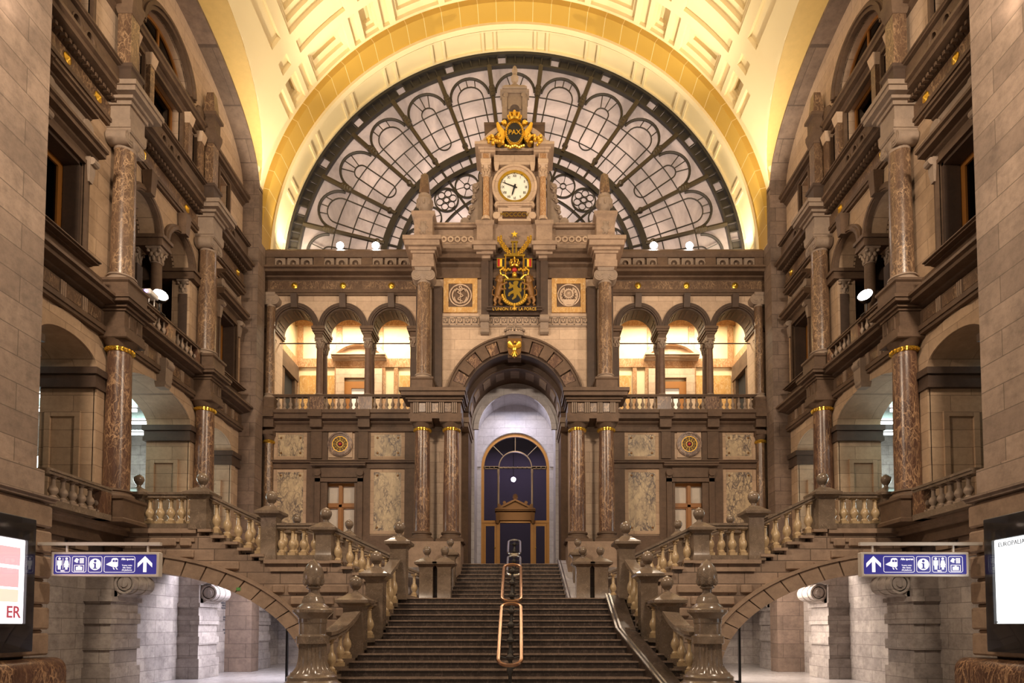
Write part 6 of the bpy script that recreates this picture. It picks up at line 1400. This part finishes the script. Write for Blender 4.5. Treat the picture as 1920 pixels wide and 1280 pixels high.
for s, q in ((-1, 'left'), (1, 'right')):
    X = s*9.10; ax = 'x+' if s < 0 else 'x-'; d = -s
    t = thing('poster_case', (X, 11.5, 1.1), 'black wall display case with lit poster on the near %s pier' % q, 'display case')
    y0, y1 = 10.0, 12.02
    def bx(a, b_): return sorted((X+d*a, X+d*b_))
    MB().plate(rect(y0, y1, 1.14, 3.62), [rect(y0+.18, y1-.19, 1.66, 3.20)], 'x', *bx(0, .16)).build('case', 'black', t, bevel=.01)
    m = 'poster_left' if s < 0 else 'poster_right'
    MB().box(*bx(.0, .10), y0+.16, y1-.17, 1.64, 3.22).build('lit_poster', m, t)
    MB().box(*bx(.165, .17), y0+.02, y1-.02, 1.16, 3.60).build('cover_glass', 'glass_clear', t)
    if s < 0:
        text('poster_word', 'ER', .30, X+d*.105, 11.60, 1.86, 'red_print', t, .003, ax, bold=True)
        MB().box(*bx(.10, .106), 10.6, 11.72, 2.72, 3.05).build('printed_block', 'pink_print', t); MB().box(*bx(.10, .106), 10.6, 11.70, 2.32, 2.66).build('printed_block', 'pink_print', t); MB().box(*bx(.10, .106), 10.6, 11.70, 2.05, 2.28).build('printed_block', 'orange_print', t)
    else:
        text('poster_word', 'EUROPALIA', .12, X+d*.105, 11.42, 3.10, 'grey_print', t, .003, ax)
        MB().box(*bx(.10, .106), 11.8, 11.95, 1.68, 1.70).build('printed_line', 'grey_print', t)
# lamps and boxes on the loggia balustrades of the side walls
for s, q in ((-1, 'left'), (1, 'right')):
    X = s*9.7; t = thing('spotlight', (X, 17.2, 10.15), 'lit spotlight clamped to the loggia balustrade of the %s wall' % q, 'spotlight')
    MB().tube([(X, 17.2, 10.15), (X, 17.2, 10.5)], .03, 6).box(X-.12, X+.12, 17.1, 17.3, 10.15, 10.18).build('bracket', 'iron', t)
    h = MB().lathe(0, 0, [(.10, -.12), (.19, .06), (.20, .12)], 16); f = MB().lathe(0, 0, [(.185, .122), (.001, .135)], 16)
    dr = Vector((-s*.55, -.62, .35)).normalized(); rot = dr.to_track_quat('Z', 'Y'); c0 = Vector((X, 17.2, 10.62))
    for mb, nm, m in ((h, 'housing', 'iron'), (f, 'lens', 'lamp_glow')): mb.v = [tuple(c0+rot @ Vector(v)) for v in mb.v]; mb.build(nm, m, t)
t = thing('projector', (-9.68, 16.62, 10.15), 'small white projector with violet light on the left loggia balustrade', 'projector')
for x in (-9.78, -9.58):
    for y in (16.5, 16.74): MB().tube([(x, y, 10.15), (x, y, 10.34)], .012, 5).build('leg', 'white_paint', t)
MB().box(-9.86, -9.5, 16.42, 16.82, 10.34, 10.48).build('body', 'white_paint', t, bevel=.02); MB().lathe(-9.62, 10.40, [(.045, 16.42), (.04, 16.40)], 12, 'y').build('violet_lens', 'led_violet', t)
# glazed partitions below the side stairs and dark doors at the rear
for s, q in ((-1, 'left'), (1, 'right')):
    t = thing('glass_partition', (s*6.0, 18.5, 0), 'black framed glass partition under the arch of the %s stairs' % q, 'partition')
    xs = sorted((s*5.2, s*6.55)); MB().plate(rect(xs[0], xs[1], 0, 2.6), [rect(xs[0]+.06, xs[1]-.06, .06, 2.54)], 'y', 18.46, 18.54).build('frame', 'black', t); MB().box(xs[0]+.05, xs[1]-.05, 18.49, 18.51, .05, 2.55).build('pane', 'glass_clear', t)
    WINN[0] += 1; t = link('door_%d' % WINN[0], None, None, (s*8.0, 27.9, 0)); struct(t, 'dark glass door at the rear of the passage below the %s stairs' % q, 'door')
    xs = sorted((s*6.6, s*8.5)); MB().plate(rect(xs[0], xs[1], 0, 3.0), [rect(xs[0]+.08, xs[1]-.08, .08, 2.92)], 'y', 27.9, 28.0).build('door_frame', 'black', t); MB().box(xs[0]+.08, xs[1]-.08, 27.94, 27.96, .08, 2.92).build('pane', 'glass_dark', t)
b = MB(); b.plate(rect(-11, -3.6, 0, 9.2), [rect(-8.5, -6.6, .001, 3)], 'y', 28.0, 28.4); b.plate(rect(3.6, 11, 0, 9.2), [rect(6.6, 8.5, .001, 3)], 'y', 28.0, 28.4); b.box(-3.6, 3.6, 28, 28.4, 0, 3.4); struct(b.build('wall_back_passage', 'stone_passage'))
struct(MB().box(-11, 11, 24.0, 28.4, 3.40, 3.80).build('ceiling_passage', 'stone_passage'))
struct(L(MB().box(-5.2, -2.0, 20.3, 28.0, 0, 3.5).build('wall_left_core', 'stone_passage')))
t = thing('wall_inscription', (-10.34, 22.8, 1.2), 'dark lettering on the pale passage wall under the left stairs', 'inscription')
for i, (l, z) in enumerate((('AAN DE SLACHTOFFERS', 2.45), ('VAN DEN OORLOG', 2.36), ('TER NAGEDACHTENIS', 2.27), ('AUX VICTIMES', 1.95), ('DE LA GUERRE', 1.86), ('EN SOUVENIR', 1.5), ('1914 - 1918', 1.38))): text('inscription_line', l, .085, -10.335, 23.0, z, 'grey_print', t, .004, 'x+')
t = thing('sticker', (-6.95, 16.2, 2.6), 'small green sticker on the arch ring below the left stairs', 'sticker'); MB().box(-7.0, -6.9, 16.205, 16.222, 2.52, 2.60).build('print', 'green_enamel', t)
t = thing('yellow_post', (5.0, 15.4, 0), 'small yellow-green marker behind the right fluted post', 'marker'); MB().box(3.98, 4.06, 13.4, 13.44, 0, 1.35).build('post', 'yellow_enamel', t)
# ------------------------------------------------------------------ the right-hand half
for o in LEFT: mirror(o)
